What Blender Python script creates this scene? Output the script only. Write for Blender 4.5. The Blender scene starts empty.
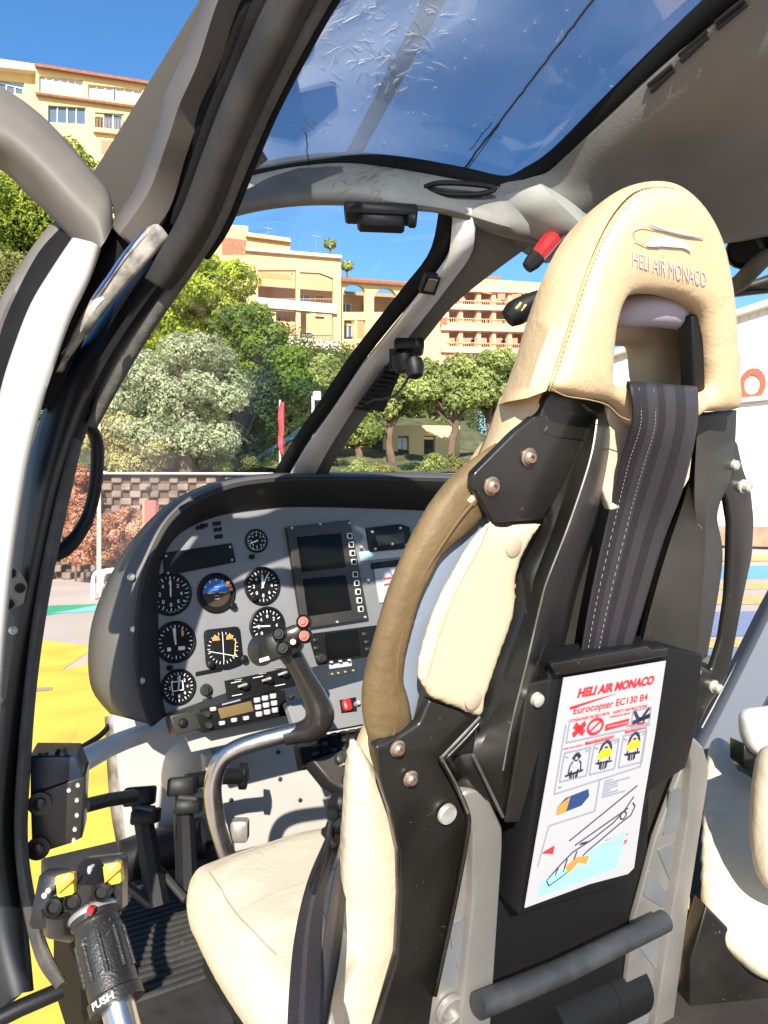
import bpy, bmesh, math, random
import numpy as np
from mathutils import Vector, Matrix, geometry
random.seed(7)
rs = np.random.RandomState(5)
C = bpy.context.scene.collection
F = 740.0; H = 1.5
def P(px, py, d): return Vector(((px-384)/F*d, d, H+(512-py)/F*d))
RV = Vector((.839, .545, 0)).normalized(); FV = Vector((-.545, .839, 0)).normalized(); ZV = Vector((0, 0, 1))
def HL(r, f, z): return RV*r + FV*f + Vector((0, 0, H+z))
# ------------------------------------------------------------ materials
def mat(name, col, rough=.5, metal=0, bump=0, bscale=60, var=0, vscale=6, col2=None, spec=.5, coat=0, detail=4, scratch=0, fold=0):
    m = bpy.data.materials.new(name); m.use_nodes = True
    nt = m.node_tree; b = nt.nodes['Principled BSDF']
    b.inputs['Base Color'].default_value = (*col, 1); b.inputs['Roughness'].default_value = rough
    b.inputs['Metallic'].default_value = metal; b.inputs['Specular IOR Level'].default_value = spec
    if coat: b.inputs['Coat Weight'].default_value = coat; b.inputs['Coat Roughness'].default_value = .15
    tc = nt.nodes.new('ShaderNodeTexCoord')
    def noise(sc, det=4, dist=0):
        n = nt.nodes.new('ShaderNodeTexNoise'); n.inputs['Scale'].default_value = sc; n.inputs['Detail'].default_value = det
        n.inputs['Distortion'].default_value = dist
        nt.links.new(tc.outputs['Object'], n.inputs['Vector']); return n
    if var or col2:
        n = noise(vscale, detail); r = nt.nodes.new('ShaderNodeValToRGB')
        r.color_ramp.elements[0].position = .35; r.color_ramp.elements[1].position = .65
        c2 = col2 or tuple(max(0, c*(1-var)) for c in col)
        r.color_ramp.elements[0].color = (*c2, 1); r.color_ramp.elements[1].color = (*col, 1)
        nt.links.new(n.outputs['Fac'], r.inputs['Fac']); src = r.outputs['Color']
        if scratch:
            n2 = noise(scratch, 8, 3); r2 = nt.nodes.new('ShaderNodeValToRGB')
            r2.color_ramp.elements[0].position = .69; r2.color_ramp.elements[1].position = .78
            mx = nt.nodes.new('ShaderNodeMixRGB'); mx.inputs['Color2'].default_value = (*[min(.6, c*4+.06) for c in col], 1)
            nt.links.new(n2.outputs['Fac'], r2.inputs['Fac']); nt.links.new(r2.outputs['Color'], mx.inputs['Fac'])
            nt.links.new(src, mx.inputs['Color1']); src = mx.outputs['Color']
        nt.links.new(src, b.inputs['Base Color'])
        rr = nt.nodes.new('ShaderNodeMapRange'); rr.inputs['To Min'].default_value = max(.03, rough-.12); rr.inputs['To Max'].default_value = min(1, rough+.12)
        nt.links.new(n.outputs['Fac'], rr.inputs['Value']); nt.links.new(rr.outputs['Result'], b.inputs['Roughness'])
    if bump:
        n = noise(bscale, 5); bp = nt.nodes.new('ShaderNodeBump'); bp.inputs['Strength'].default_value = bump; bp.inputs['Distance'].default_value = .0018
        nt.links.new(n.outputs['Fac'], bp.inputs['Height']); nt.links.new(bp.outputs['Normal'], b.inputs['Normal'])
        if fold:
            n3 = noise(16, 2, 1.6); b3 = nt.nodes.new('ShaderNodeBump'); b3.inputs['Strength'].default_value = fold; b3.inputs['Distance'].default_value = .012
            nt.links.new(n3.outputs['Fac'], b3.inputs['Height']); nt.links.new(b3.outputs['Normal'], bp.inputs['Normal'])
    return m
def glass(name, tint, ior=1.45, gl=1.0, haze=0):
    m = bpy.data.materials.new(name); m.use_nodes = True; nt = m.node_tree; nt.nodes.clear()
    o = nt.nodes.new('ShaderNodeOutputMaterial'); t = nt.nodes.new('ShaderNodeBsdfTransparent'); g = nt.nodes.new('ShaderNodeBsdfGlossy')
    g.inputs['Roughness'].default_value = .02; t.inputs['Color'].default_value = (*tint, 1)
    g.inputs['Color'].default_value = (1, 1, 1, 1)
    lw = nt.nodes.new('ShaderNodeLayerWeight'); lw.inputs['Blend'].default_value = .5; pw = nt.nodes.new('ShaderNodeMath'); pw.operation = 'POWER'; pw.inputs[1].default_value = 4.5; nt.links.new(lw.outputs['Facing'], pw.inputs[0])
    f = nt.nodes.new('ShaderNodeMapRange'); f.inputs['To Min'].default_value = (ior-1)**2/(ior+1)**2; f.inputs['To Max'].default_value = gl; nt.links.new(pw.outputs[0], f.inputs['Value']); x = nt.nodes.new('ShaderNodeMixShader')
    nt.links.new(f.outputs[0], x.inputs[0]); nt.links.new(t.outputs[0], x.inputs[1]); nt.links.new(g.outputs[0], x.inputs[2]); nt.links.new(x.outputs[0], o.inputs[0])
    if haze:
        tl = nt.nodes.new('ShaderNodeBsdfTranslucent'); tl.inputs['Color'].default_value = (.75,.8,.9,1); df = nt.nodes.new('ShaderNodeMixShader')
        tc = nt.nodes.new('ShaderNodeTexCoord'); nz = nt.nodes.new('ShaderNodeTexNoise'); nz.inputs['Scale'].default_value = 5; nz.inputs['Detail'].default_value = 6; nt.links.new(tc.outputs['Object'], nz.inputs['Vector'])
        mr = nt.nodes.new('ShaderNodeMapRange'); mr.inputs['From Min'].default_value = .35; mr.inputs['From Max'].default_value = .75; mr.inputs['To Min'].default_value = haze*.6; mr.inputs['To Max'].default_value = haze*2.2
        nt.links.new(nz.outputs['Fac'], mr.inputs['Value']); nt.links.new(mr.outputs[0], df.inputs[0]); nt.links.new(x.outputs[0], df.inputs[1]); nt.links.new(tl.outputs[0], df.inputs[2]); nt.links.new(df.outputs[0], o.inputs[0])
    return m
def leafmat(name, c1, c2, sc=1.2):
    m = bpy.data.materials.new(name); m.use_nodes = True; nt = m.node_tree; b = nt.nodes['Principled BSDF']
    b.inputs['Roughness'].default_value = .6; b.inputs['Specular IOR Level'].default_value = .25
    tc = nt.nodes.new('ShaderNodeTexCoord'); n = nt.nodes.new('ShaderNodeTexNoise'); n.inputs['Scale'].default_value = sc; n.inputs['Detail'].default_value = 8
    r = nt.nodes.new('ShaderNodeValToRGB'); r.color_ramp.elements[0].position = .35; r.color_ramp.elements[1].position = .66
    r.color_ramp.elements[0].color = (*c1, 1); r.color_ramp.elements[1].color = (*c2, 1)
    nt.links.new(tc.outputs['Object'], n.inputs['Vector']); nt.links.new(n.outputs['Fac'], r.inputs['Fac']); nt.links.new(r.outputs[0], b.inputs['Base Color'])
    tr = nt.nodes.new('ShaderNodeBsdfTranslucent'); nt.links.new(r.outputs[0], tr.inputs['Color'])
    ad = nt.nodes.new('ShaderNodeMixShader'); ad.inputs[0].default_value = .25
    o = nt.nodes['Material Output']; nt.links.new(b.outputs[0], ad.inputs[1]); nt.links.new(tr.outputs[0], ad.inputs[2]); nt.links.new(ad.outputs[0], o.inputs[0])
    return m
# ------------------------------------------------------------ object helpers
def props(o, label=None, cat=None, group=None, kind=None):
    if label: o['label'] = label
    if cat: o['category'] = cat
    if group: o['group'] = group
    if kind: o['kind'] = kind
    return o
def empty(name, loc, label, cat, group=None):
    o = bpy.data.objects.new(name, None); o.location = loc; o.empty_display_size = .1; C.objects.link(o)
    return props(o, label, cat, group)
def parent(o, p):
    if p is None: return
    o.parent = p
    q = p; off = Vector((0, 0, 0))
    while q is not None and q.type != 'EMPTY': q = q.parent
    if q is not None: o.matrix_parent_inverse = Matrix.Translation(-q.location) if p.type == 'EMPTY' else Matrix()
class MB:
    def __init__(s): s.v = []; s.f = []; s.m = []; s.soft = 0
    def add(s, v, f, mi=0):
        k = len(s.v); s.v += [tuple(x) for x in v]; s.f += [tuple(i+k for i in q) for q in f]; s.m += [mi]*len(f); return s
    def build(s, name, mats, par=None, smooth=True, label=None, angle=40, solid=0):
        me = bpy.data.meshes.new(name); me.from_pydata(s.v, [], s.f)
        mats = mats if isinstance(mats, (list, tuple)) else [mats]
        for m in mats: me.materials.append(m)
        me.polygons.foreach_set('material_index', s.m)
        bm = bmesh.new(); bm.from_mesh(me); bmesh.ops.recalc_face_normals(bm, faces=bm.faces); 
        if smooth:
            ca = math.cos(math.radians(angle))
            for e in bm.edges:
                if len(e.link_faces) == 2 and e.link_faces[0].normal.dot(e.link_faces[1].normal) < ca: e.smooth = False
            for f in bm.faces: f.smooth = True
        bm.to_mesh(me); bm.free()
        o = bpy.data.objects.new(name, me); C.objects.link(o); parent(o, par)
        if label: o['label'] = label
        if s.soft:
            md = o.modifiers.new('even', 'REMESH'); md.mode = 'VOXEL'; md.voxel_size = s.soft; md.use_smooth_shade = True
            md = o.modifiers.new('soft', 'SMOOTH'); md.factor = .6; md.iterations = 9
        if solid:
            md = o.modifiers.new('thickness', 'SOLIDIFY'); md.thickness = solid; md.offset = -1
        return o
def cr(pts, n, closed=False):
    """Catmull-Rom resample"""
    pts = [Vector(p) for p in pts]; L = len(pts)
    segs = L if closed else L-1; out = []
    cnt = n if closed else n-1
    for i in range(cnt):
        t = i*segs/cnt; k = int(t); u = t-k
        g = (lambda j: pts[j % L]) if closed else (lambda j: pts[max(0, min(L-1, j))])
        a, b, c, d = g(k-1), g(k), g(k+1), g(k+2)
        out.append(.5*((2*b)+(c-a)*u+(2*a-5*b+4*c-d)*u*u+(3*b-a-3*c+d)*u**3))
    if not closed: out.append(pts[-1].copy())
    return out
def loft(mb, rails, n=24, closed=False, mis=None, smooth=True, caps=True, cs=0):
    R = [cr(r, n) if smooth else [Vector(p) for p in r] for r in rails]
    if cs:
        cols = [cr([r[i] for r in R], (len(R)*cs if closed else (len(R)-1)*cs+1), closed) for i in range(n)]
        R = [[c[j] for c in cols] for j in range(len(cols[0]))]
    n = len(R[0]); m = len(R); v = [p for r in R for p in r]
    k = len(mb.v); mb.v += [tuple(x) for x in v]
    for j in range(m if closed else m-1):
        j2 = (j+1) % m
        for i in range(n-1):
            mb.f.append((k+j*n+i, k+j*n+i+1, k+j2*n+i+1, k+j2*n+i)); mb.m.append(mis[j] if mis else 0)
    if closed and caps:
        mb.f.append(tuple(k+j*n for j in range(m))); mb.f.append(tuple(k+j*n+n-1 for j in reversed(range(m)))); mb.m += [0, 0]
    return mb
def pipe(mb, pts, rad, seg=14, n=None, mi=0, flat=1.0, caps=True):
    pts = [Vector(p) for p in pts]; 
    if not isinstance(rad, (list, tuple)): rad = [rad]*len(pts)
    if n:
        rr = cr([(r, 0, 0) for r in rad], n); pts = cr(pts, n); rad = [x.x for x in rr]
    L = len(pts); t0 = (pts[1]-pts[0]).normalized(); u = t0.orthogonal().normalized(); v = []
    for i in range(L):
        t = (pts[min(i+1, L-1)]-pts[max(i-1, 0)]).normalized(); u = (u-t*u.dot(t)).normalized(); w = t.cross(u)
        for k in range(seg):
            a = 2*math.pi*k/seg; v.append(pts[i]+(u*math.cos(a)*flat+w*math.sin(a))*rad[i])
    f = [(i*seg+k, i*seg+(k+1) % seg, (i+1)*seg+(k+1) % seg, (i+1)*seg+k) for i in range(L-1) for k in range(seg)]
    if caps: f += [tuple(range(seg)), tuple((L-1)*seg+k for k in range(seg))]
    return mb.add(v, f, mi)
def lathe(mb, c, ax, prof, seg=20, mi=0):
    """prof: list of (radius, height along ax)"""
    c = Vector(c); ax = Vector(ax).normalized(); u = ax.orthogonal().normalized(); w = ax.cross(u); v = []
    for r, h in prof:
        for k in range(seg):
            a = 2*math.pi*k/seg; v.append(c+ax*h+(u*math.cos(a)+w*math.sin(a))*max(r, 1e-5))
    L = len(prof)
    f = [(i*seg+k, i*seg+(k+1) % seg, (i+1)*seg+(k+1) % seg, (i+1)*seg+k) for i in range(L-1) for k in range(seg)]
    f += [tuple(range(seg)), tuple((L-1)*seg+k for k in range(seg))]
    return mb.add(v, f, mi)
def obox(mb, c, a, b, n, sa, sb, sn, mi=0, bev=0):
    """box centred c, half sizes sa,sb,sn along axes"""
    c = Vector(c); a = Vector(a); b = Vector(b); n = Vector(n)
    if bev:
        ring = lambda i, z: [c+a*x+b*y+n*z for x, y in [(sa-i, sb-i), (-(sa-i), sb-i), (-(sa-i), -(sb-i)), (sa-i, -(sb-i))]]
        def oct_(i, z):
            e = bev; A, B = sa-i, sb-i
            return [c+a*x+b*y+n*z for x, y in [(A-e, B), (-A+e, B), (-A, B-e), (-A, -B+e), (-A+e, -B), (A-e, -B), (A, -B+e), (A, B-e)]]
        v = oct_(bev, -sn)+oct_(0, -sn+bev)+oct_(0, sn-bev)+oct_(bev, sn)
        f = [(i*8+k, i*8+(k+1) % 8, (i+1)*8+(k+1) % 8, (i+1)*8+k) for i in range(3) for k in range(8)]+[tuple(range(8)), tuple(range(24, 32))]
        return mb.add(v, f, mi)
    v = [c+a*x*sa+b*y*sb+n*z*sn for x in (-1, 1) for y in (-1, 1) for z in (-1, 1)]
    return mb.add(v, [(0, 1, 3, 2), (4, 6, 7, 5), (0, 4, 5, 1), (2, 3, 7, 6), (0, 2, 6, 4), (1, 5, 7, 3)], mi)
class Frame:
    def __init__(s, O, A, B, N):
        s.O = Vector(O); s.A = Vector(A).normalized(); s.B = Vector(B).normalized(); s.N = Vector(N).normalized()
    def uv(s, px, py, off=0):
        cam = Vector((0, 0, H)); D = Vector(((px-384)/F, 1, (512-py)/F)); o = s.O+s.N*off
        p = cam+D*((o-cam).dot(s.N)/D.dot(s.N)); q = p-s.O; return Vector((q.dot(s.A), q.dot(s.B)))
    def at(s, a, b, n=0): return s.O+s.A*a+s.B*b+s.N*n
    def pt(s, px, py, off=0):
        q = s.uv(px, py, off); return s.at(q.x, q.y, off)
def vframe(px1, d1, px2, d2):
    a = P(px1, 512, d1); b = P(px2, 512, d2); A = (b-a).normalized()
    return Frame(a, A, ZV, A.cross(ZV))
def rnd(pts, r, closed=True, k=4):
    """round polygon corners, 2D"""
    out = []; L = len(pts)
    for i in range(L):
        a, b, c = Vector(pts[i-1]), Vector(pts[i]), Vector(pts[(i+1) % L])
        d1 = (a-b); d2 = (c-b); q = min(r, d1.length*.45, d2.length*.45); p1 = b+d1.normalized()*q; p2 = b+d2.normalized()*q
        for j in range(k+1):
            t = j/k; out.append(p1*(1-t)**2+b*2*t*(1-t)+p2*t*t)
    return out
def plate_uv(mb, fr, outline, off, th, bev=0, holes=(), mi=0):
    cu = bpy.data.curves.new('t', 'CURVE'); cu.dimensions = '2D'; cu.fill_mode = 'BOTH'
    for pts in [outline]+list(holes):
        sp = cu.splines.new('POLY'); sp.points.add(len(pts)-1)
        for i, p in enumerate(pts): sp.points[i].co = (p[0], p[1], 0, 1)
        sp.use_cyclic_u = True
    cu.extrude = max(1e-5, th/2-bev); cu.bevel_depth = bev; cu.bevel_resolution = 2; cu.offset = -bev
    o = bpy.data.objects.new('t', cu); C.objects.link(o); me = bpy.data.meshes.new_from_object(o)
    v = [fr.at(q.co.x, q.co.y, off-th/2+q.co.z) for q in me.vertices]; f = [tuple(p.vertices) for p in me.polygons]
    bm = bmesh.new(); vs = [bm.verts.new(x) for x in v]
    for q in f:
        try: bm.faces.new([vs[i] for i in q])
        except ValueError: pass
    bmesh.ops.remove_doubles(bm, verts=bm.verts, dist=1e-5); bm.verts.index_update()
    mb.add([x.co for x in bm.verts], [tuple(x.index for x in q.verts) for q in bm.faces], mi); bm.free()
    bpy.data.objects.remove(o); bpy.data.curves.remove(cu); bpy.data.meshes.remove(me)
    return mb
def plate(mb, fr, px, off, th, bev=.0, holes=(), r=0, mi=0, smooth=0):
    def conv(q):
        u = [fr.uv(x, y, off) for x, y in q]
        if smooth: return [Vector((p.x, p.y)) for p in cr([(a.x, a.y, 0) for a in u], smooth, True)]
        return rnd(u, r) if r else u
    return plate_uv(mb, fr, conv(px), off, th, bev, [conv(h) for h in holes], mi)
def puff_uv(mb, fr, outline, off, front, back, r, holes=(), step=.012, mi=0, warp=None):
    mb.soft = min(.006, max(.0035, step*.38)); loops = [outline]+list(holes); pts = []; edges = []; A = []; B = []
    for lp in loops:
        k = len(pts); n = len(lp)
        for i, p in enumerate(lp):
            pts.append((p[0], p[1])); edges.append((k+i, k+(i+1) % n)); A.append(lp[i]); B.append(lp[(i+1) % n])
    A = np.array([(p[0], p[1]) for p in A]); B = np.array([(p[0], p[1]) for p in B]); AB = B-A; LL = (AB**2).sum(1)+1e-12
    def dist(q):
        t = np.clip(((q-A)*AB).sum(1)/LL, 0, 1); return np.sqrt((((A+AB*t[:, None])-q)**2).sum(1).min())
    def inside(q):
        x, y = q; c = ((A[:, 1] > y) != (B[:, 1] > y)); xs = A[:, 0]+(y-A[:, 1])/(AB[:, 1]+1e-15)*AB[:, 0]
        return (np.count_nonzero(c & (x < xs)) % 2) == 1
    nb = len(pts); seen = set()
    for th in (22, 42, 62, 85):
        dd = r*(1-math.cos(math.radians(th)))
        for i in range(len(A)):
            n_ = np.array((-AB[i, 1], AB[i, 0]))/math.sqrt(LL[i]); m_ = (A[i]+B[i])/2
            for sg in (1, -1):
                q = m_+n_*dd*sg
                if inside(q) and dist(q) > dd*.95:
                    ky = (round(q[0]/(step*.28)), round(q[1]/(step*.28)))
                    if ky in seen: continue
                    seen.add(ky); pts.append(tuple(q))
    x0, y0 = A.min(0); x1, y1 = A.max(0); y = y0; row = 0
    while y < y1:
        x = x0+(step/2 if row % 2 else 0)
        while x < x1:
            q = np.array((x, y))
            if inside(q) and dist(q) > r*1.05: pts.append((x, y))
            x += step
        y += step*.87; row += 1
    v2, e2, f2, *_ = geometry.delaunay_2d_cdt([Vector(p) for p in pts], edges, [], 0, 1e-7)
    D = np.array([0 if False else dist(np.array(v)) for v in v2])
    f3 = [t for t in f2 if inside(np.array(sum((v2[i] for i in t), Vector((0, 0)))/3))]
    h = np.sqrt(np.clip(1-(1-np.minimum(D/r, 1))**2, 0, 1)); n = len(v2)
    eu = np.array([(t[i], t[(i+1) % 3]) for t in f3 for i in range(3)]); free = D > 1e-6
    for _ in range(4):
        acc = np.zeros(n); cn = np.zeros(n); np.add.at(acc, eu[:, 0], h[eu[:, 1]]); np.add.at(cn, eu[:, 0], 1); np.add.at(acc, eu[:, 1], h[eu[:, 0]]); np.add.at(cn, eu[:, 1], 1)
        deep = free & (D > r*.5); h = np.where(deep, .4*h+.6*acc/np.maximum(cn, 1), h)
    w = warp or (lambda a, b: 0)
    vf = [fr.at(v.x, v.y, off+front*h[i]+w(v.x, v.y)) for i, v in enumerate(v2)]; vb = [fr.at(v.x, v.y, off-back*h[i]+w(v.x, v.y)) for i, v in enumerate(v2)]
    idx = [i if D[i] < 1e-6 else i+n for i in range(n)]
    return mb.add(vf+vb, [tuple(t) for t in f3]+[tuple(idx[i] for i in reversed(t)) for t in f3], mi)
def puff(mb, fr, px, off, front, back, r, holes=(), step=.012, sm=60, hs=30, mi=0, warp=None):
    def conv(q, n):
        u = [fr.uv(x, y, off) for x, y in q]; return [(p.x, p.y) for p in cr([(a.x, a.y, 0) for a in u], n, True)]
    return puff_uv(mb, fr, conv(px, sm), off, front, back, r, [conv(h, hs) for h in holes], step, mi, warp)
def text_mesh(s, ext=.0, bold=0, shear=0):
    cu = bpy.data.curves.new('t', 'FONT'); cu.body = s; cu.size = 1; cu.extrude = ext; cu.offset = bold; cu.shear = shear; cu.resolution_u = 4
    o = bpy.data.objects.new('t', cu); C.objects.link(o); bpy.context.view_layer.update()
    me = bpy.data.meshes.new_from_object(o.evaluated_get(bpy.context.evaluated_depsgraph_get()))
    v = [q.co.copy() for q in me.vertices]; f = [tuple(p.vertices) for p in me.polygons]
    bpy.data.objects.remove(o); bpy.data.curves.remove(cu); bpy.data.meshes.remove(me)
    xs = [p.x for p in v]; ys = [p.y for p in v]; x0, x1, y0, y1 = min(xs), max(xs), min(ys), max(ys)
    return [((p.x-x0)/(x1-x0), (p.y-y0)/(y1-y0), p.z) for p in v], f
def text(mb, s, fn, mi=0, bold=0, shear=0, flip=0):
    v, f = text_mesh(s, 0, bold, shear); return mb.add([fn(x, y) for x, y, z in v], f, mi)
def quad(bl, br, tr, tl):
    bl, br, tr, tl = map(Vector, (bl, br, tr, tl))
    return lambda u, v: (bl*(1-u)+br*u)*(1-v)+(tl*(1-u)+tr*u)*v
SUN_EL, SUN_X, SUN_Y, SUN_E, SKY_E, EXPO = 31, -.03, -1, 5.0, .115, 1.05
# ------------------------------------------------------------ palette
M = dict(
 cream=mat('cream_leather', (.60,.435,.25), .5, bump=.35, bscale=240, var=.13, vscale=7, fold=.16),
 cream2=mat('pale_leather', (.62,.525,.385), .5, bump=.35, bscale=240, var=.10, vscale=7, fold=.16),
 perf=mat('perforated_leather', (.58,.47,.31), .6, bump=.22, bscale=260, var=.05),
 snap=mat('leather_snap', (.40,.32,.22), .5),
 brown=mat('brown_leather', (.17,.115,.052), .55, bump=.4, bscale=160, var=.35, vscale=11, spec=.3, fold=.25),
 seam=mat('seam_thread', (.36,.26,.15), .8),
 bluegrey=mat('skylit_shell', (.20,.235,.30), .75, spec=.2),  # blue tint of skylit shade is in the base colour
 matte=mat('matte_black', (.012,.011,.010), .85, spec=.15, var=.4, vscale=9),
 black=mat('black_paint', (.016,.0145,.012), .34, bump=.12, bscale=70, var=.5, vscale=9, scratch=45, coat=.25),
 black2=mat('black_plastic', (.007,.007,.0075), .5, spec=.28, bump=.1, bscale=150),
 shell=mat('seat_shell', (.032,.029,.024), .5, bump=.08, bscale=40, var=.35, vscale=7, scratch=40),
 worn=mat('highlight_edge', (.20,.19,.17), .4, metal=.4, var=.5, vscale=30),  # pale grey putting the sunlit highlight of the ridges into the colour
 rubber=mat('rubber_seal', (.008,.008,.008), .8, spec=.15, bump=.5, bscale=140, var=.4, vscale=25),
 sealgrey=mat('ribbed_seal', (.075,.07,.06), .7, bump=.7, bscale=220, var=.4, vscale=40),
 frame=mat('frame_paint', (.13,.116,.10), .55, spec=.3, bump=.04, bscale=30, var=.25, vscale=9),
 framelt=mat('door_paint', (.44,.42,.385), .36, var=.12, vscale=6),
 panelgrey=mat('flat_grey_paint', (.055,.050,.044), .8, var=.05, spec=.1),
 white=mat('white_paint', (.72,.70,.66), .4, var=.1, vscale=7),
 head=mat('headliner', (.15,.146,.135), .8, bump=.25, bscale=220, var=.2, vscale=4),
 steel=mat('brushed_steel', (.62,.60,.57), .28, metal=1, var=.15, vscale=30),
 alu=mat('cast_aluminium', (.36,.34,.31), .42, metal=.55, bump=.06, bscale=120, var=.15, vscale=9),
 alud=mat('cast_pocket', (.26,.27,.28), .5, metal=.4, var=.2),
 bolt=mat('bolt_bronze', (.42,.30,.22), .35, metal=.8),
 boltw=mat('bolt_zinc', (.62,.60,.52), .4, metal=.5, var=.3, vscale=60),
 instr=mat('instrument_grey', (.18,.185,.19), .5, var=.1, vscale=12),
 hood=mat('hood_grey', (.085,.078,.068), .6, bump=.15, bscale=160, var=.12),
 dial=mat('dial_black', (.007,.007,.0075), .5, spec=.2), tick=mat('dial_white', (.75,.75,.7), .5),
 screen=mat('display_glass', (.004,.004,.004), .25, spec=.12), lcd=mat('lcd_amber', (.16,.11,.05), .3),
 skyb=mat('dial_blue', (.03,.14,.42), .5), amber=mat('dial_amber', (.75,.33,.04), .5), green=mat('dial_green', (.03,.35,.10), .5),
 red=mat('red_plastic', (.40,.012,.015), .4), yellow=mat('yellow_plastic', (.75,.52,.05), .4),
 mat_=mat('floor_rubber', (.03,.028,.024), .7, bump=.5, bscale=60, var=.5, vscale=15, scratch=12),
 carpet=mat('cabin_carpet', (.035,.028,.024), .95, bump=.8, bscale=300, var=.4, vscale=12),
 strap=mat('strap_black', (.017,.014,.016), .55, bump=.6, bscale=500), strap2=mat('strap_sheen', (.038,.033,.037), .38, bump=.6, bscale=500),
 stitch=mat('strap_stitch', (.25,.22,.24), .7),
 foam=mat('grey_foam', (.38,.34,.38), .9, bump=.3, bscale=200),
 paper=mat('card_paper', (.43,.42,.43), .45), ink=mat('card_ink', (.03,.03,.06), .6), redink=mat('card_red', (.75,.03,.04), .5),
 yink=mat('card_yellow', (.72,.55,.02), .5), cyan=mat('card_cyan', (.28,.66,.78), .5), navy=mat('card_navy', (.02,.05,.16), .5), orink=mat('card_orange', (.8,.25,.05), .5), line=mat('card_line', (.25,.27,.33), .6),
 embs=mat('embroidery_silver', (.40,.41,.44), .45), embw=mat('embroidery_white', (.85,.83,.78), .5),
 gearwhite=mat('footwell_paint', (.42,.405,.375), .55, var=.08, vscale=5), tan=mat('tan_paint', (.62,.50,.36), .6),
)
GLR = glass('roof_glass_blue', (.66,.70,.74), 2.0, .7, .14); GLC = glass('clear_glass', (.985,.99,.99), 1.12, .15)
cracks = mat('crazed_glass', (.85,.87,.9), .3)
# ============================================================ HELICOPTER
heli = empty('helicopter', (0.6, 1.3, 0), 'helicopter cockpit seen through its open door, grey and black frame around the seats', 'helicopter')
def px3(*q): return [P(*p) for p in q]
# --- open door: broad grey arm from the upper left turning into the white edge band
mb = MB()
loft(mb, [px3((-60,60,1.02),(0,86,1.03),(45,118,1.03),(92,170,1.03),(110,195,1.03),(113,222,1.03)),
          px3((-60,95,1.00),(0,118,1.00),(40,148,1.00),(80,190,1.0),(102,212,1.0),(108,236,1.0)),
          px3((-60,120,.995),(0,138,.995),(35,166,.995),(72,207,.995),(93,232,.995),(99,250,.995)),
          px3((-60,138,1.02),(0,156,1.02),(30,182,1.02),(62,218,1.02),(82,246,1.02),(90,262,1.02)),
          px3((-60,150,1.06),(0,170,1.06),(30,198,1.06),(52,216,1.06),(68,234,1.06),(72,246,1.06)),
          px3((-60,100,1.10),(0,130,1.10),(40,158,1.10),(80,196,1.10),(95,222,1.10),(98,235,1.10))], 30, closed=True, cs=3)
door = mb.build('door', M['frame'], heli, label='grey arm of the open door')
mb = MB()
loft(mb, [px3((72,238,1.0),(52,268,.99),(30,305,.98),(12,352,.97),(0,392,.96),(-14,460,.95),(-30,620,.94),(-50,900,.92)),
          px3((84,240,.98),(66,272,.97),(46,312,.96),(30,362,.95),(20,400,.94),(6,470,.93),(-10,620,.92),(-30,900,.90)),
          px3((96,244,.98),(84,276,.97),(64,316,.96),(46,368,.95),(34,408,.94),(19,480,.93),(2,620,.92),(-18,900,.90)),
          px3((101,250,1.0),(90,280,.99),(71,320,.98),(53,370,.97),(40,412,.96),(24,484,.95),(6,620,.94),(-14,900,.92)),
          px3((90,250,1.04),(74,280,1.04),(52,320,1.03),(30,370,1.03),(16,412,1.02),(0,484,1.0),(-20,620,.98),(-40,900,.96))], 40, closed=True, cs=3)
mb.build('door_edge', M['framelt'], door, label='white edge band of the open door')
mb = MB()
loft(mb, [px3((60,228,1.06),(40,250,1.06),(18,290,1.05),(2,330,1.04),(-16,400,1.03),(-30,480,1.02)),
          px3((72,238,1.05),(52,270,1.04),(30,308,1.03),(12,356,1.02),(0,396,1.02),(-14,470,1.0)),
          px3((74,250,1.10),(50,290,1.10),(28,330,1.09),(8,380,1.08),(-6,430,1.06),(-20,480,1.05))], 24, closed=True, cs=3)
mb.build('door_seal', M['rubber'], door)
mb = MB()
loft(mb, [px3((52,222,1.07),(34,244,1.07),(12,278,1.07),(0,300,1.06),(-20,345,1.05)),
          px3((62,228,1.06),(42,250,1.06),(20,288,1.06),(4,322,1.05),(-14,380,1.04)),
          px3((60,238,1.10),(38,262,1.10),(14,300,1.10),(0,330,1.09),(-18,390,1.08))], 24, closed=True, cs=3)
mb.build('window_frame', M['frame'], door)
# --- flat grey triangular plate between door and pillar
DF = Frame(P(115, 228, 1.10), Vector((.93, .36, 0)), ZV, Vector((.36, -.93, .0)))
mb = MB(); plate(mb, DF, [(93,172),(200,-2),(240,-60),(300,-60),(235,60),(190,190),(117,229),(113,205)], 0, .012, .003)
mb.build('fairing_plate', M['panelgrey'], heli, label='flat dark grey triangular plate above the door arm')
# --- door pillar, upper light flange
mb = MB()
loft(mb, [px3((245,-60,.80),(212,0,.84),(190,60,.88),(172,100,.92),(160,140,.95),(143,190,1.0),(116,229,1.03)),
          px3((252,-60,.77),(222,0,.81),(202,60,.85),(184,102,.89),(170,145,.92),(153,194,.97),(124,236,1.0)),
          px3((272,-60,.78),(238,0,.82),(218,60,.86),(197,105,.90),(181,150,.93),(165,205,.98),(134,246,1.01)),
          px3((276,-60,.84),(244,0,.87),(224,62,.91),(203,108,.94),(188,152,.98),(172,206,1.03),(140,250,1.05))], 60)
mb.build('pillar_flange', M['frame'], heli, solid=.01)
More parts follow.
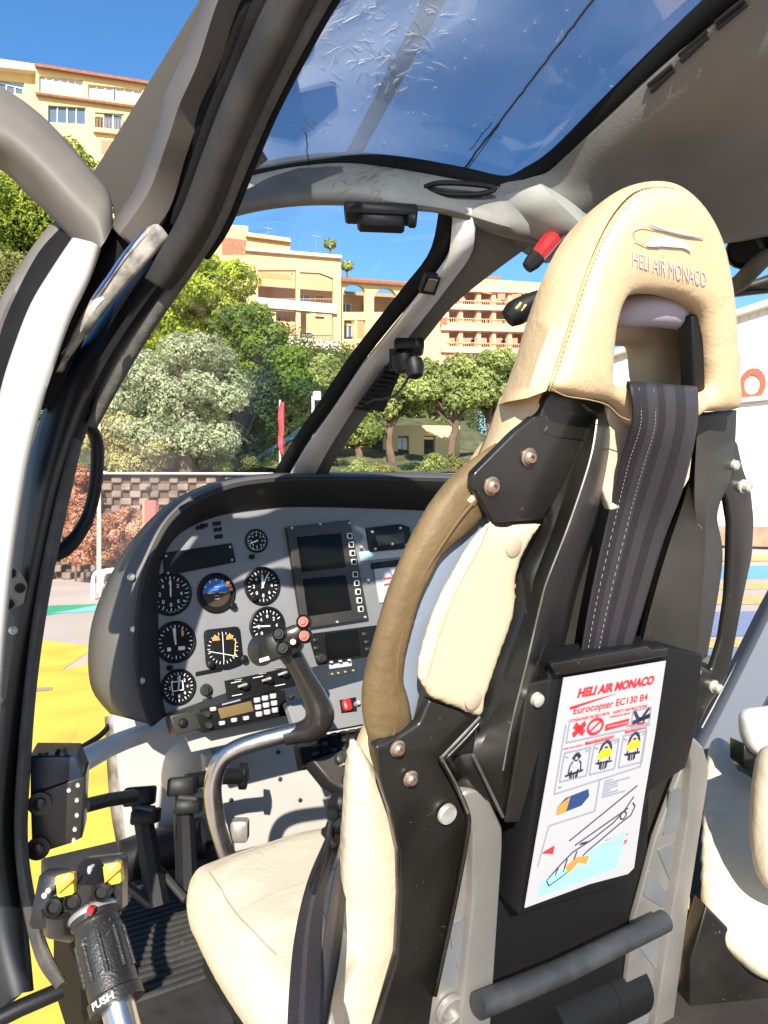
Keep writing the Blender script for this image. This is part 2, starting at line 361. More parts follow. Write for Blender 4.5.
# black groove between the flanges
mb = MB()
loft(mb, [px3((268,-60,.86),(238,0,.89),(218,62,.92),(196,108,.95),(180,152,1.0),(162,206,1.04),(125,262,1.08),(88,330,1.14)),
          px3((325,-60,.86),(290,0,.89),(258,62,.92),(232,108,.95),(212,152,1.0),(190,206,1.04),(172,240,1.08),(150,290,1.14))], 36)
mb.build('pillar_groove', M['black2'], heli, solid=.02)
mb = MB()
pipe(mb, px3((280,-60,.80),(249,5,.82),(228,62,.86),(207,108,.90),(192,152,.94),(176,195,.98),(158,232,1.03)), .010, n=40)
pipe(mb, px3((296,-60,.79),(262,8,.81),(240,65,.85),(218,112,.89),(203,155,.93),(188,198,.97),(178,222,1.0)), .012, n=40)
mb.build('door_seal', M['rubber'], heli, label='double black rubber seal in the upper pillar')
# grey roll beside the ribbed seal
mb = MB()
roll_ = loft(mb, [px3((318,-60,.74),(276,0,.77),(250,55,.80),(226,110,.84),(207,160,.88),(186,215,.93),(160,262,.98),(150,280,1.0)),
          px3((330,-60,.715),(290,0,.745),(262,58,.775),(238,112,.815),(218,163,.855),(197,218,.905),(172,264,.955),(158,284,.98)),
          px3((345,-60,.72),(306,0,.75),(276,60,.78),(250,115,.82),(229,166,.86),(208,221,.91),(184,262,.96),(166,285,.985)),
          px3((340,-60,.77),(306,0,.79),(276,62,.82),(252,117,.86),(232,170,.90),(210,225,.95),(186,266,1.0),(168,290,1.02))], 40, cs=4)
mb.build('pillar_roll', mat('roll_grey', (.035,.032,.028), .6, spec=.2, var=.35, vscale=16, bump=.2, bscale=60), heli, solid=.008)
mb = MB()
pipe(mb, px3((360,-62,.735),(322,0,.76),(289,60,.79),(262,115,.83),(240,168,.87),(218,222,.92),(196,258,.965),(172,292,1.0),(140,340,1.04),(112,388,1.07),(92,425,1.09)), .0085, n=70)
mb.build('ribbed_seal', M['sealgrey'], heli)
mb = MB()
pipe(mb, px3((378,-62,.745),(334,0,.77),(300,60,.80),(272,115,.84),(249,170,.88),(226,226,.93),(206,256,.97)), .006, n=50)
mb.build('window_seal', M['rubber'], heli)
# worn bare metal sill between the roll and the flange
mb = MB()
loft(mb, [px3((146,228,.99),(122,258,.99),(98,288,.99),(76,326,1.0),(56,372,1.03)),
          px3((158,224,.97),(135,254,.97),(111,286,.975),(88,320,.985),(64,360,1.02)),
          px3((170,238,.98),(146,264,.98),(120,292,.985),(96,322,.99),(70,358,1.03))], 24, cs=3)
mb.build('worn_sill', mat('worn_sill', (.42,.385,.33), .45, var=.75, vscale=34, scratch=40, bump=.8, bscale=60), heli, solid=.01, label='chipped cream sill with bare metal patches')
mb = MB(); pipe(mb, px3((145,228,.965),(124,254,.97),(105,282,.972),(92,300,.975)), [.001,.0022,.0022,.001], n=16); 
mb.build('blue_sealant', mat('blue_strip', (.015,.05,.16), .4), heli)
mb = MB(); loft(mb, [px3((112,226,1.045),(96,262,1.05),(78,305,1.06),(58,355,1.08),(40,410,1.09)), px3((140,236,1.03),(122,268,1.035),(100,304,1.05),(80,350,1.07),(60,405,1.09))], 20); mb.build('door_jamb', M['matte'], heli, solid=.01)
mb = MB(); pipe(mb, px3((104,298,.95),(97,303,.95),(93,311,.95)), [.002,.0045,.002], n=12); mb.build('bonding_clip', M['white'], heli)
# --- lower black pillar
mb = MB()
loft(mb, [px3((172,238,1.03),(128,282,1.06),(88,335,1.08),(60,372,1.09),(42,415,1.10),(26,470,1.10),(10,560,1.10),(-4,650,1.09),(-30,800,1.07),(-40,900,1.05),(-50,1060,1.0)),
          px3((188,240,1.00),(146,290,1.02),(108,345,1.04),(82,390,1.06),(62,440,1.07),(44,500,1.07),(26,580,1.07),(12,660,1.06),(-10,800,1.04),(-8,900,1.03),(10,1000,1.0)),
          px3((204,242,1.01),(160,300,1.04),(124,352,1.07),(99,400,1.09),(82,445,1.10),(62,510,1.10),(45,590,1.10),(30,670,1.09),(18,760,1.08),(16,850,1.07),(28,930,1.05),(34,990,1.02)),
          px3((176,280,1.09),(146,318,1.12),(112,362,1.14),(86,410,1.16),(68,455,1.16),(48,520,1.16),(30,600,1.16),(14,680,1.15),(6,800,1.13),(0,900,1.10),(10,980,1.06))], 60, closed=True, cs=3)
mb.build('door_pillar', mat('pillar_black', (.0055,.0058,.007), .36, bump=.04, bscale=60, var=.3, vscale=9), heli, label='black lower door pillar with rivets')
mb = MB()
loft(mb, [px3((70,440,1.085),(50,520,1.085),(34,600,1.085),(24,680,1.08),(17,760,1.07),(14,840,1.06),(22,905,1.04),(36,960,1.01),(56,990,.985)),
          px3((76,438,1.065),(57,525,1.065),(42,602,1.065),(30,682,1.06),(24,762,1.05),(21,840,1.04),(30,903,1.02),(43,955,1.0),(62,983,.975)),
          px3((82,445,1.085),(63,530,1.085),(48,606,1.085),(37,686,1.08),(31,765,1.07),(28,840,1.06),(36,900,1.04),(50,950,1.01),(68,982,.985)),
          px3((76,450,1.11),(56,530,1.11),(40,606,1.11),(30,686,1.11),(24,765,1.10),(22,840,1.09),(28,900,1.06),(42,958,1.03),(60,990,1.0))], 50, closed=True, cs=3)
mb.build('ribbed_seal', M['sealgrey'], heli, label='grey ribbed seal down the black door pillar')
PFm = Frame(P(15, 600, 1.055), Vector((.85, .52, 0)), ZV, Vector((.52, -.85, 0)))
mb = MB(); hx = [(2,572),(18,566),(28,585),(24,604),(8,611),(-4,600)]
plate(mb, PFm, hx, .004, .008, .002, r=.004)
for (x, y) in ((11,573),(20,588),(9,604)): lathe(mb, PFm.pt(x, y, .005), PFm.N, [(.007,0),(.007,.004),(.004,.004),(.004,-.002)], mi=1)
mb.build('hinge_plate', [mat('hinge_paint', (.30,.26,.2), .5, var=.3, vscale=30), M['black2']], heli)
for x, y in ((13,630),(-2,700)): mb = MB(); lathe(mb, PFm.pt(x, y, .0), PFm.N, [(.006,0),(.006,.004),(.002,.007)]); mb.build('rivet', M['boltw'], heli)
# --- grey corner gusset where pillar meets lintel
mb = MB()
loft(mb, [px3((230,150,.93),(212,190,.97),(190,232,1.0),(178,262,1.03),(160,290,1.06)),
          px3((262,150,.97),(232,176,1.0),(214,224,1.05),(192,248,1.07),(166,290,1.08))], 30)
mb.build('pillar_gusset', M['frame'], heli, solid=.015)
# --- windscreen lintel
mb = MB()
loft(mb, [px3((205,215,1.06),(228,186,1.10),(262,172,1.12),(305,164,1.13),(350,162,1.13),(400,168,1.13),(450,177,1.13),(505,186,1.13),(540,190,1.15)),
          px3((205,228,1.03),(222,198,1.06),(258,186,1.08),(303,178,1.09),(350,176,1.09),(400,182,1.09),(450,190,1.09),(508,203,1.09),(560,215,1.12)),
          px3((203,240,1.02),(218,214,1.05),(256,204,1.07),(303,198,1.08),(352,197,1.08),(402,203,1.08),(450,210,1.08),(505,226,1.08),(560,238,1.12)),
          px3((203,246,1.04),(218,224,1.08),(256,212,1.10),(303,206,1.11),(352,206,1.11),(402,210,1.11),(445,214,1.11),(500,236,1.12),(560,248,1.15)),
          px3((205,230,1.12),(225,205,1.16),(258,192,1.2),(303,186,1.2),(350,186,1.2),(400,190,1.2),(450,196,1.2),(505,206,1.2),(560,215,1.2))], 50, closed=True, cs=3)
mb.build('windscreen_lintel', mat('lintel_paint', (.17,.17,.155), .6, var=.25, vscale=22, bump=.1, bscale=40), heli)
# --- centre windscreen pillar
mb = MB()
loft(mb, [px3((446,208,1.13),(436,250,1.16),(409,286,1.24),(380,322,1.34),(352,358,1.46),(322,402,1.6),(297,438,1.75),(282,462,1.86),(268,485,1.95)),
          px3((458,208,1.10),(448,254,1.14),(420,292,1.22),(390,328,1.32),(362,364,1.44),(333,408,1.58),(307,444,1.73),(293,468,1.84),(280,490,1.93))], 36)
mb.build('windscreen_seal', M['rubber'], heli, solid=.012)
mb = MB()
loft(mb, [px3((458,206,1.10),(447,256,1.13),(419,293,1.21),(390,329,1.31),(361,366,1.43),(332,409,1.57),(306,446,1.72),(292,470,1.83),(279,492,1.92)),
          px3((474,208,1.08),(474,240,1.11),(449,278,1.19),(420,316,1.29),(388,358,1.41),(356,402,1.55),(332,440,1.70),(318,466,1.81),(308,490,1.90))], 36)
mb.build('centre_pillar', mat('pillar_paint', (.55,.54,.53), .45, var=.2, vscale=8), heli, solid=.01, label='white face of the windscreen centre pillar')
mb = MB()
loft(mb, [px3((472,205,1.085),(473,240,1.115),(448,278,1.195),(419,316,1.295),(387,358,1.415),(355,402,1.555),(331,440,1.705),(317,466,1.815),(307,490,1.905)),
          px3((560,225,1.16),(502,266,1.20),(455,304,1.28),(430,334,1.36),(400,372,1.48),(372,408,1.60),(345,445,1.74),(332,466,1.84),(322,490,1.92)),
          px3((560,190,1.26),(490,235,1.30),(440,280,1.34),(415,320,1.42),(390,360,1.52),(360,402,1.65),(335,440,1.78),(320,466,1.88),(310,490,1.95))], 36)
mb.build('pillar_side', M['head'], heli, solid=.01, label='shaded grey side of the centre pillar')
CP = Frame(P(400,372,1.45), (P(330,466,1.80)-P(455,304,1.25)), (P(420,316,1.28)-P(442,322,1.31)), (P(330,466,1.80)-P(455,304,1.25)).cross(P(442,322,1.31)-P(420,316,1.28)).normalized()*1)
if CP.N.y > 0: CP.N = -CP.N
mb = MB()
for i in range(9):
    t = i/8; a = P(383-t*28, 374+t*34, 1.42+t*.12); b = P(397-t*28, 376+t*34, 1.43+t*.12); pipe(mb, [a, b], .0035, 6)
plate(mb, CP, [(384,371),(402,373),(372,411),(349,409)], .012, .006)
mb.build('vent_grille', M['black2'], heli)
mb = MB(); a = [(438,304),(448,287),(466,288),(456,305)]
a = [(441,304),(452,289),(469,289),(459,304)]; plate(mb, CP, a, .022, .012, .002); plate(mb, CP, [(447,301),(455,291),(465,291),(457,301)], .024, .005, mi=1)
mb.build('courtesy_light', [M['black2'], M['alu']], heli)
# camera unit with its wire
mb = MB(); c = P(409,362,1.30)
obox(mb, P(409,347,1.30), (1,0,0), (0,.2,1), (0,-1,.2), .026,.010,.02, bev=.004)
lathe(mb, P(403,352,1.29), (0.1,0,-1), [(.012,0),(.02,.006),(.022,.02),(.017,.034),(.012,.036)]); lathe(mb, P(413,360,1.28), (.15,-.2,-1), [(.016,0),(.018,.014),(.013,.030),(.006,.034)])
obox(mb, P(396,360,1.32), (1,0,0), (0,0,1), (0,1,0), .012,.018,.01)
cu_ = mb.build('cockpit_camera', M['black2'], heli)
mb = MB(); pipe(mb, px3((410,374,1.28),(404,385,1.29),(394,396,1.3),(384,399,1.33),(374,400,1.38),(366,404,1.42)), .0022, n=20); pipe(mb, px3((396,390,1.29),(397,400,1.29)), .0015, 6)
mb.build('wire', M['black2'], cu_)
# outside-air box hanging under the lintel
mb = MB(); obox(mb, P(381,214,1.06), (1,.1,0), (0,.1,1), (0,-1,.1), .052,.008,.02, bev=.003); obox(mb, P(381,221,1.06), (1,.1,0), (0,.1,1), (0,-1,.1), .034,.012,.015, bev=.004)
lathe(mb, P(408,220,1.05), (1,0,0), [(.009,0),(.011,.003),(.011,.010),(.008,.012)])
mb.build('compass_box', M['black2'], heli)
# --- roof window glass, seal, scratches, headliner
outer = [(214,196,1.12),(232,150,1.02),(262,92,.90),(300,45,.83),(340,0,.79),(400,-60,.72)]
mb = MB()
def glassrail(t):
    L = px3((222,184,1.13),(240,140,1.03),(268,92,.93),(302,45,.86),(340,0,.80),(392,-60,.735))
    R_ = px3((505,188,1.14),(552,160,1.10),(602,110,1.02),(655,58,.95),(716,0,.875),(780,-60,.81))
    n0 = P(365,158,1.16)
    out = []
    for i, (a, b) in enumerate(zip(L, R_)):
        p = a.lerp(b, t); p.z += .075*math.sin(math.pi*t)*(.25+.75*min(1, i/2)); 
        if i == 0: p.y += .045*math.sin(math.pi*t)
        out.append(p)
    return out
loft(mb, [glassrail(i/14) for i in range(15)], 30)
rg = mb.build('roof_window', GLR, heli, solid=.003, label='blue tinted scratched roof window')
# scratches lie on the glass surface
def gpt(s, t):
    R_ = cr(glassrail(t), 21); k = min(19.999, max(0, s*20)); i = int(k); return R_[i].lerp(R_[i+1], k-i)-Vector((0, 0, .002))
def g_at(px, py):
    best = None
    for _ in range(1):
        s, t = .5, .5
        for it in range(14):
            def pr(s, t):
                p = gpt(s, t); return 384+p.x/p.y*F, 512-(p.z-H)/p.y*F
            x, y = pr(s, t); x1, y1 = pr(s+.02, t); x2, y2 = pr(s, t+.02)
            a, b, c, d = (x1-x)/.02, (x2-x)/.02, (y1-y)/.02, (y2-y)/.02; det = a*d-b*c or 1e-6; ex, ey = px-x, py-y
            s = min(1, max(0, s+(ex*d-b*ey)/det*.8)); t = min(1, max(0, t+(a*ey-ex*c)/det*.8))
    return gpt(s, t)
mb = MB(); rr = random.Random(3)
def scr(px, py, L, a, w=.0008, curve=.5):
    pts = []; x, y = px, py; n = 5
    for i in range(n):
        pts.append(g_at(x, y)); x += math.cos(a)*L/n; y += math.sin(a)*L/n; a += curve*rr.uniform(-1, 1)
    k = len(pts)-1; pipe(mb, pts, [w*(.3+math.sin(math.pi*(i+.3)/(k+.6))) for i in range(k+1)], 4)
for i in range(80):
    x = rr.uniform(318, 440); y = rr.uniform(2, 85); 
    if x-300 < (90-y)*.35: continue
    scr(x, y, rr.uniform(8, 28), rr.choice([rr.uniform(.1, .7), rr.uniform(-.9, -.3)]), rr.uniform(.0002, .0006))
for i in range(14): scr(rr.uniform(370, 400), rr.uniform(55, 95), rr.uniform(6, 20), rr.uniform(-1.4, -.6), .0009, .7)
for i in range(22): scr(rr.uniform(280, 330), 124+rr.uniform(-6, 8), rr.uniform(3, 9), rr.uniform(-3, 3), .0006, .9)
for i in range(90): scr(rr.uniform(270, 660), rr.uniform(5, 150), rr.uniform(2, 8), rr.uniform(0, 3), .0005, .5)
mb.build('scratches', cracks, rg)
mb = MB()
for a, b in (((596,-4),(458,176)),):
    pts = [g_at(a[0]+(b[0]-a[0])*i/30+rr.uniform(-.8, .8), a[1]+(b[1]-a[1])*i/30) for i in range(31)]; pipe(mb, pts, .0016, 5)
for a, b in (((492,122),(470,150)),((306,132),(308,164)),((458,180),(500,125))):
    pipe(mb, [g_at(a[0]+(b[0]-a[0])*i/8+rr.uniform(-1, 1), a[1]+(b[1]-a[1])*i/8) for i in range(9)], .0008, 5)
mb.build('crack_line', M['shell'], rg)
mb = MB()
bl = px3((220,187,1.12),(240,180,1.12),(285,169,1.125),(330,164,1.13),(365,164,1.13),(410,169,1.13),(460,178,1.13),(505,187,1.13),(530,177,1.12),(558,158,1.09),(604,113,1.01),(656,62,.94),(722,0,.865),(790,-60,.80))
pipe(mb, bl, .016, 12, n=90)
mb.build('roof_window_seal', mat('seal_black', (.0025,.0025,.003), .85, spec=.2), heli)
mb = MB(); pipe(mb, px3((425,187,1.09),(440,183,1.08),(470,184,1.08),(495,188,1.08),(480,194,1.08),(450,194,1.08),(428,190,1.09)), .004, 8, n=30)
mb.build('cable_loop', M['black2'], heli)
mb = MB()
loft(mb, [px3((505,190,1.14),(532,182,1.13),(560,165,1.10),(606,120,1.02),(658,70,.95),(724,8,.875),(792,-60,.81)),
          px3((500,200,1.13),(532,196,1.12),(572,182,1.10),(622,142,1.03),(676,94,.96),(748,26,.885),(820,-55,.82)),
          px3((505,222,1.14),(545,212,1.13),(590,202,1.12),(648,160,1.08),(710,118,1.0),(780,60,.92),(860,-30,.85)),
          px3((520,240,1.20),(558,232,1.20),(610,215,1.20),(670,190,1.18),(730,160,1.13),(800,110,1.05),(900,20,.95)),
          px3((545,252,1.35),(580,245,1.35),(630,236,1.36),(690,232,1.36),(752,222,1.34),(820,190,1.28),(960,110,1.15)),
          px3((560,246,1.7),(600,240,1.7),(650,236,1.75),(710,234,1.75),(770,228,1.75),(850,215,1.7),(1050,180,1.6))], 90, cs=5)
hl_ = mb.build('headliner', M['head'], heli, solid=.02)
from mathutils.bvhtree import BVHTree
bv_ = BVHTree.FromPolygons([tuple(v) for v in mb.v], mb.f)
def on_head(x, y, lift=.001):
    D = Vector(((x-384)/F, 1, (512-y)/F)).normalized(); hit = bv_.ray_cast(Vector((0, 0, H)), D)
    return (hit[0] if hit[0] else P(x, y, 1.1))-D*lift
mb = MB(); pipe(mb, [on_head(x, y, .022) for x, y in ((790,82),(757,102),(738,128),(728,160),(732,184),(750,196),(800,198))], .004, 8, n=40)
mb.build('headliner_crease', mat('crease_shade', (.07,.07,.065), .9), heli)  # dark tube stands in for the shade of the embossed crease
for g in (((648,86,672,66),(651,92,674,70)), ((679,56,707,31),(681,62,708,37)), ((715,23,744,-1),(717,29,747,4))):
    mb = MB()
    for x0, y0, x1, y1 in g:
        pipe(mb, [on_head(x0+(x1-x0)*k/5, y0+(y1-y0)*k/5, .025) for k in range(6)], .0028, 8)
    o = mb.build('vent_slot', M['black2'], heli)
mb = MB(); lathe(mb, P(547,222,1.11), (0,-1,0), [(.003,0),(.003,.01)], 10); mb.build('screw', M['black2'], heli)
# corner piece
mb = MB()
loft(mb, [px3((494,199,1.10),(505,214,1.10),(520,230,1.10),(538,240,1.10)), px3((540,184,1.08),(556,200,1.06),(572,215,1.06),(585,228,1.06)), px3((560,180,1.2),(600,200,1.2),(610,215,1.2),(615,228,1.2))], 12)
mb.build('roof_corner', mat('corner_paint', (.30,.31,.28), .6, var=.15, vscale=15), heli, solid=.012)
mb = MB(); pipe(mb, px3((560,232,1.10),(550,241,1.09),(541,252,1.08),(535,260,1.07)), [.010,.013,.012,.010], 8, n=10); mb.build('release_handle', M['red'], heli, label='red release handle beside the headrest')
mb = MB(); pipe(mb, px3((538,256,1.06),(532,263,1.06),(527,268,1.06)), [.0125,.012,.009], 8); mb.build('handle_tip', M['black2'], heli)
mb = MB(); pipe(mb, px3((540,298,1.0),(526,306,1.0),(516,313,1.0),(508,319,1.0)), [.012,.016,.018,.013], 10, n=12)
pipe(mb, [P(521,303,.985), P(516,309,.984)], .002, 5, mi=1); pipe(mb, [P(526,305,.985), P(521,311,.984)], .002, 5, mi=1)
mb.build('harness_knob', [M['black2'], M['yellow']], heli)
# right overhead: spot lamps and curved white frame
for x, y in ((744,252),(768,238)):
    mb = MB(); lathe(mb, P(x, y, 1.5), (-.45,-.6,-.55), [(.02,-.05),(.034,-.045),(.036,0),(.030,.006),(.028,-.01),(.01,-.014)]); mb.build('spot_lamp', M['black2'], heli)
mb = MB(); pipe(mb, px3((720,292,1.6),(738,284,1.55),(752,270,1.5),(766,258,1.48),(790,250,1.46)), [.016,.018,.018,.017,.016], 12, n=24, flat=.6); mb.build('side_rail', M['frame'], heli)
mb = MB(); obox(mb, P(736,238,1.66), (1,.4,0), (0,.2,1), (0,-1,.2), .035,.013,.01, bev=.003); mb.build('sun_visor', mat('visor_plastic', (.33,.28,.27), .5), heli)
mb = MB()
loft(mb, [px3((710,292,1.9),(740,284,1.9),(775,272,1.9),(860,240,1.9)), px3((700,300,1.95),(730,288,1.95),(752,285,1.95),(772,288,1.95),(860,270,1.95)), px3((700,312,1.95),(722,300,1.95),(746,296,1.95),(775,293,1.95),(860,285,1.95))], 14)
mb.build('side_rail', M['shell'], heli, solid=.02, label='dark rail over the far window')
# main rotor blade above the roof window
mb = MB(); a = P(345,172,3.1); b = P(440,-8,2.25); dr = (b-a).normalized(); sd = dr.cross(ZV).normalized()
pts = [a-dr*.05, a, b, b+dr*4]; v = []
for p in pts: v += [p+sd*.035+ZV*.002, p+sd*.012+ZV*.006, p-sd*.03+ZV*.001, p-sd*.03-ZV*.001, p+sd*.012-ZV*.006]
f = [(i*5+k, i*5+(k+1)%5, i*5+5+(k+1)%5, i*5+5+k) for i in range(3) for k in range(5)]; mb.add(v, f+[(0,1,2,3,4),(15,16,17,18,19)])
mb.build('rotor_blade', M['panelgrey'], heli)
# windscreen panes
mb = MB(); loft(mb, [px3((205,232,1.15),(160,290,1.22),(110,370,1.3),(84,440,1.36),(60,540,1.42),(40,640,1.46),(30,760,1.5)), px3((300,205,1.30),(290,290,1.6),(270,370,1.9),(245,440,2.1),(180,540,2.1),(150,640,2.1),(118,720,2.1)), px3((440,212,1.15),(425,275,1.3),(370,340,1.5),(330,395,1.7),(300,440,1.85),(280,470,2.0),(262,500,2.1))], 20)
mb.build('windscreen', GLC, heli, solid=.003)
mb = MB(); pipe(mb, px3((118,640,2.0),(121,690,1.98),(116,712,1.96),(104,732,1.9),(84,746,1.8),(70,752,1.7)), .007, 10, n=30); mb.build('windscreen_edge', M['rubber'], heli, label='black rounded lower edge of the left windscreen')
mb = MB(); loft(mb, [px3((112,715,1.95),(114,760,1.95),(118,810,1.95),(128,860,1.95),(142,900,1.95)), px3((124,712,1.9),(126,760,1.9),(131,810,1.9),(142,862,1.9),(158,900,1.9))], 12); mb.build('nose_frame', mat('nose_frame', (.33,.29,.25), .5, var=.6, vscale=25), heli, solid=.02)
# sliding window rim left
mb = MB(); pipe(mb, px3((78,424,1.16),(90,428,1.18),(97,445,1.2),(96,480,1.2),(90,510,1.2),(80,532,1.19),(66,548,1.17),(54,556,1.15)), [.010,.010,.0105,.010,.010,.011,.012,.010], 12, n=50); mb.build('mirror_rim', M['black2'], heli, label='thin black curved rim outside the pillar')
# --- floor, sill, bulkhead
def hbox(name, r0, r1, f0, f1, z0, z1, m, par=heli, bev=.004, label=None):
    mb = MB(); obox(mb, HL((r0+r1)/2, (f0+f1)/2, (z0+z1)/2), RV, FV, ZV, (r1-r0)/2, (f1-f0)/2, (z1-z0)/2, bev=bev); return mb.build(name, m, par, label=label)
hbox('cabin_floor', .30, 2.35, -.6, 2.1, -.97, -.90, M['carpet'])
mb = MB()
for i in range(18):
    f_ = 1.38+i*.0215; pipe(mb, [HL(.33, f_, -.893), HL(.72, f_, -.893)], .007, 8)
obox(mb, HL(.525, 1.4, -.897), RV, FV, ZV, .20, .31, .004)
mb.build('ribbed_mat', M['mat_'], heli)
hbox('door_sill', .285, .325, .1, 1.75, -.96, -.885, M['matte'], label='worn dark sill along the floor edge')
hbox('keel_side', .33, 2.3, -.5, 2.1, -1.25, -.972, M['matte'], label='dark belly skin below the floor')
BW = Frame(HL(.6, 1.86, -.6), RV, ZV, -FV)
mb = MB(); plate(mb, BW, [(112,705),(440,640),(440,905),(230,930),(150,925),(128,860)], 0, .02, .003)
mb.build('footwell_bulkhead', M['gearwhite'], heli, label='pale grey footwell bulkhead behind the control stick')
mb = MB()
for x, y in ((232,752),(278,752),(280,779),(231,800),(262,742),(300,800)):
    mb = MB(); lathe(mb, BW.pt(x, y, .0), BW.N, [(.006,0),(.006,.003),(.002,.005)], 10); mb.build('screw', M['shell'], heli)
mb = MB(); lathe(mb, BW.pt(187,768,0)+FV*.02, -FV, [(.075,0),(.07,.03),(.045,.06),(.02,.07)], 28); obox(mb, BW.pt(205,770,.04), RV, ZV, FV, .012,.045,.03, bev=.003); mb.build('nose_cover', M['tan'], heli)
mb = MB(); pipe(mb, px3((60,775,1.2),(84,760,1.3),(120,742,1.5),(160,728,1.62),(178,722,1.66)), .020, 16, n=20); mb.build('support_tube', M['white'], heli, label='white support tube to the instrument panel')
# black bracket box on pillar
BB = Frame(P(55,800,1.12), Vector((.96,.28,0)), ZV, Vector((.28,-.96,0)))
mb = MB(); plate(mb, BB, [(30,756),(76,756),(84,776),(84,778),(30,796)], .012, .07, .004, mi=2); plate(mb, BB, [(30,795),(85,776),(82,838),(70,844),(32,856)], .016, .07, .003)
for x, y in ((43,757),(62,753)): lathe(mb, BB.pt(x, y, .0), ZV, [(.010,-.012),(.010,.002),(.007,.008)], 14)
for x, y in ((78,785),(77,800),(77,815),(75,829),(74,840),(69,790)): lathe(mb, BB.pt(x, y, .016), BB.N, [(.0035,0),(.003,.003)], 8, mi=1)
for x, y in ((40,803),(38,848)): lathe(mb, BB.pt(x, y, .016), BB.N, [(.017,0),(.017,.004),(.009,.004),(.009,.008),(.003,.010)], 18)
mb.build('window_bracket', [M['black'], M['boltw'], mat('blue_black', (.01,.018,.035), .3)], heli)
# sill strut bottom-left
mb = MB(); pipe(mb, px3((-20,1028,.95),(20,1008,.97),(62,990,1.0)), .011, 12); mb.build('door_strut', M['black2'], heli)
# pedals
for nm, x0, y0, d, x1, y1 in (('l', 140,800,1.56,158,905), ('r', 183,790,1.60,187,890)):
    mb = MB(); d2 = d-.05
    pipe(mb, [P(x0,y0,d), P(x0+(x1-x0)*.5,(y0+y1)/2,d-.02), P(x1,y1,d2)], [.020,.022,.024], 8)
    obox(mb, P(x0,y0-4,d), (1,.2,0), (0,.3,1), (0,-1,.3), .028,.018,.02, bev=.004); obox(mb, P(x0+6,y0+16,d-.02), (1,.2,0), (0,.3,1), (0,-1,.3), .026,.014,.018, bev=.004)
    pd = mb.build('pedal', M['black2'], heli)
    mb = MB(); lathe(mb, P(x0+14,y0+9,d-.03), (1,-.2,0), [(.007,-.04),(.007,0),(.004,.003)], 10); mb.build('pivot_bolt', M['shell'], pd)
mb = MB(); pipe(mb, px3((84,806,1.35),(108,800,1.42),(134,796,1.5)), .013, 14); mb.build('pedal_shaft', M['shell'], heli)
mb = MB(); pipe(mb, px3((186,782,1.62),(215,777,1.66),(240,776,1.7)), .017, 14); lathe(mb, P(240,776,1.72), (1,0,0), [(.03,0),(.03,.015),(.01,.02)], 18); mb.build('pedal_shaft', M['black2'], heli)
mb = MB(); pipe(mb, px3((124,862,1.75),(150,852,1.78),(205,838,1.8)), .05, 18); pipe(mb, px3((200,850,1.8),(210,870,1.8),(212,900,1.8)), .04, 14); mb.build('heater_duct', M['black2'], heli, label='black duct behind the pedals')
for q, r_ in ((px3((120,880,1.5),(150,905,1.5)), .009), (px3((160,870,1.55),(186,900,1.5)), .008), (px3((175,812,1.75),(178,870,1.7)), .006)): mb = MB(); pipe(mb, q, r_, 8); mb.build('linkage_rod', M['shell'], heli)
# collective lever
mb = MB(); A0 = P(92,906,.86); A1 = P(118,1006,.80); ax = (A1-A0).normalized(); L = (A1-A0).length; u = Vector((1,0,0)); u = (u-ax*u.dot(ax)).normalized(); w = ax.cross(u)
prof = [(.020,0),(.0275,.004),(.0275,.018),(.0245,.020),(.0245,.026),(.026,.03),(.0265,L*.5),(.0265,L-.014),(.029,L-.012),(.029,L)]
lathe(mb, A0, ax, prof, 32)
for k in range(9):
    a = 2*math.pi*k/9; dr = u*math.cos(a)+w*math.sin(a); pipe(mb, [A0+ax*.036+dr*.0262, A0+ax*(L-.03)+dr*.0267], .0026, 8)
grip = mb.build('collective_lever', mat('grip_black', (.02,.018,.015), .42, bump=.45, bscale=320, var=.5, vscale=20, scratch=50), heli, label='black ribbed collective grip with a push collar')
mb = MB(); lathe(mb, A1-ax*.002, ax, [(.012,-.001),(.0175,0),(.0175,.03),(.017,.06)], 24); mb.build('lever_tube', M['steel'], grip)
mb = MB(); lathe(mb, A0+ax*.006, ax, [(.0276,0),(.0282,.002),(.0282,.004),(.0276,.006)], 32); mb.build('grip_ring', M['alu'], grip)
def colfn(u_, v_):
    a = math.radians(-142+u_*72); dr = u*math.cos(a)+w*math.sin(a); return A1-ax*(.0115-(1-v_)*.008)+dr*.0296
th = [Vector((0,-1,.0))]
# find camera-facing angle
best = max(range(0, 360, 4), key=lambda a: -(u*math.cos(math.radians(a))+w*math.sin(math.radians(a))).y)
sgn = 1 if (u*math.cos(math.radians(best+10))+w*math.sin(math.radians(best+10))).x > (u*math.cos(math.radians(best))+w*math.sin(math.radians(best))).x else -1
mb = MB(); text(mb, 'PUSH', lambda s, t: (lambda a: A1-ax*(.0025+t*.0075)+(u*math.cos(a)+w*math.sin(a))*.0297)(math.radians(best+sgn*(-18+s*50))), bold=.02)
mb.build('push_lettering', M['tick'], grip)
mb = MB()
obox(mb, P(63,897,.86), (1,.1,0), (.1,.3,1), (0,-1,.3), .028,.029,.014, bev=.005); obox(mb, P(104,884,.88), (1,-.1,.15), (-.1,.3,1), (0,-1,.3), .026,.030,.014, bev=.005)
pipe(mb, px3((86,905,.86),(90,888,.86),(92,870,.88)), [.024,.026,.02], 14); pipe(mb, px3((60,905,.85),(60,922,.86),(75,928,.87)), [.02,.02,.016], 14)
hb = mb.build('switch_head', M['black'], grip)
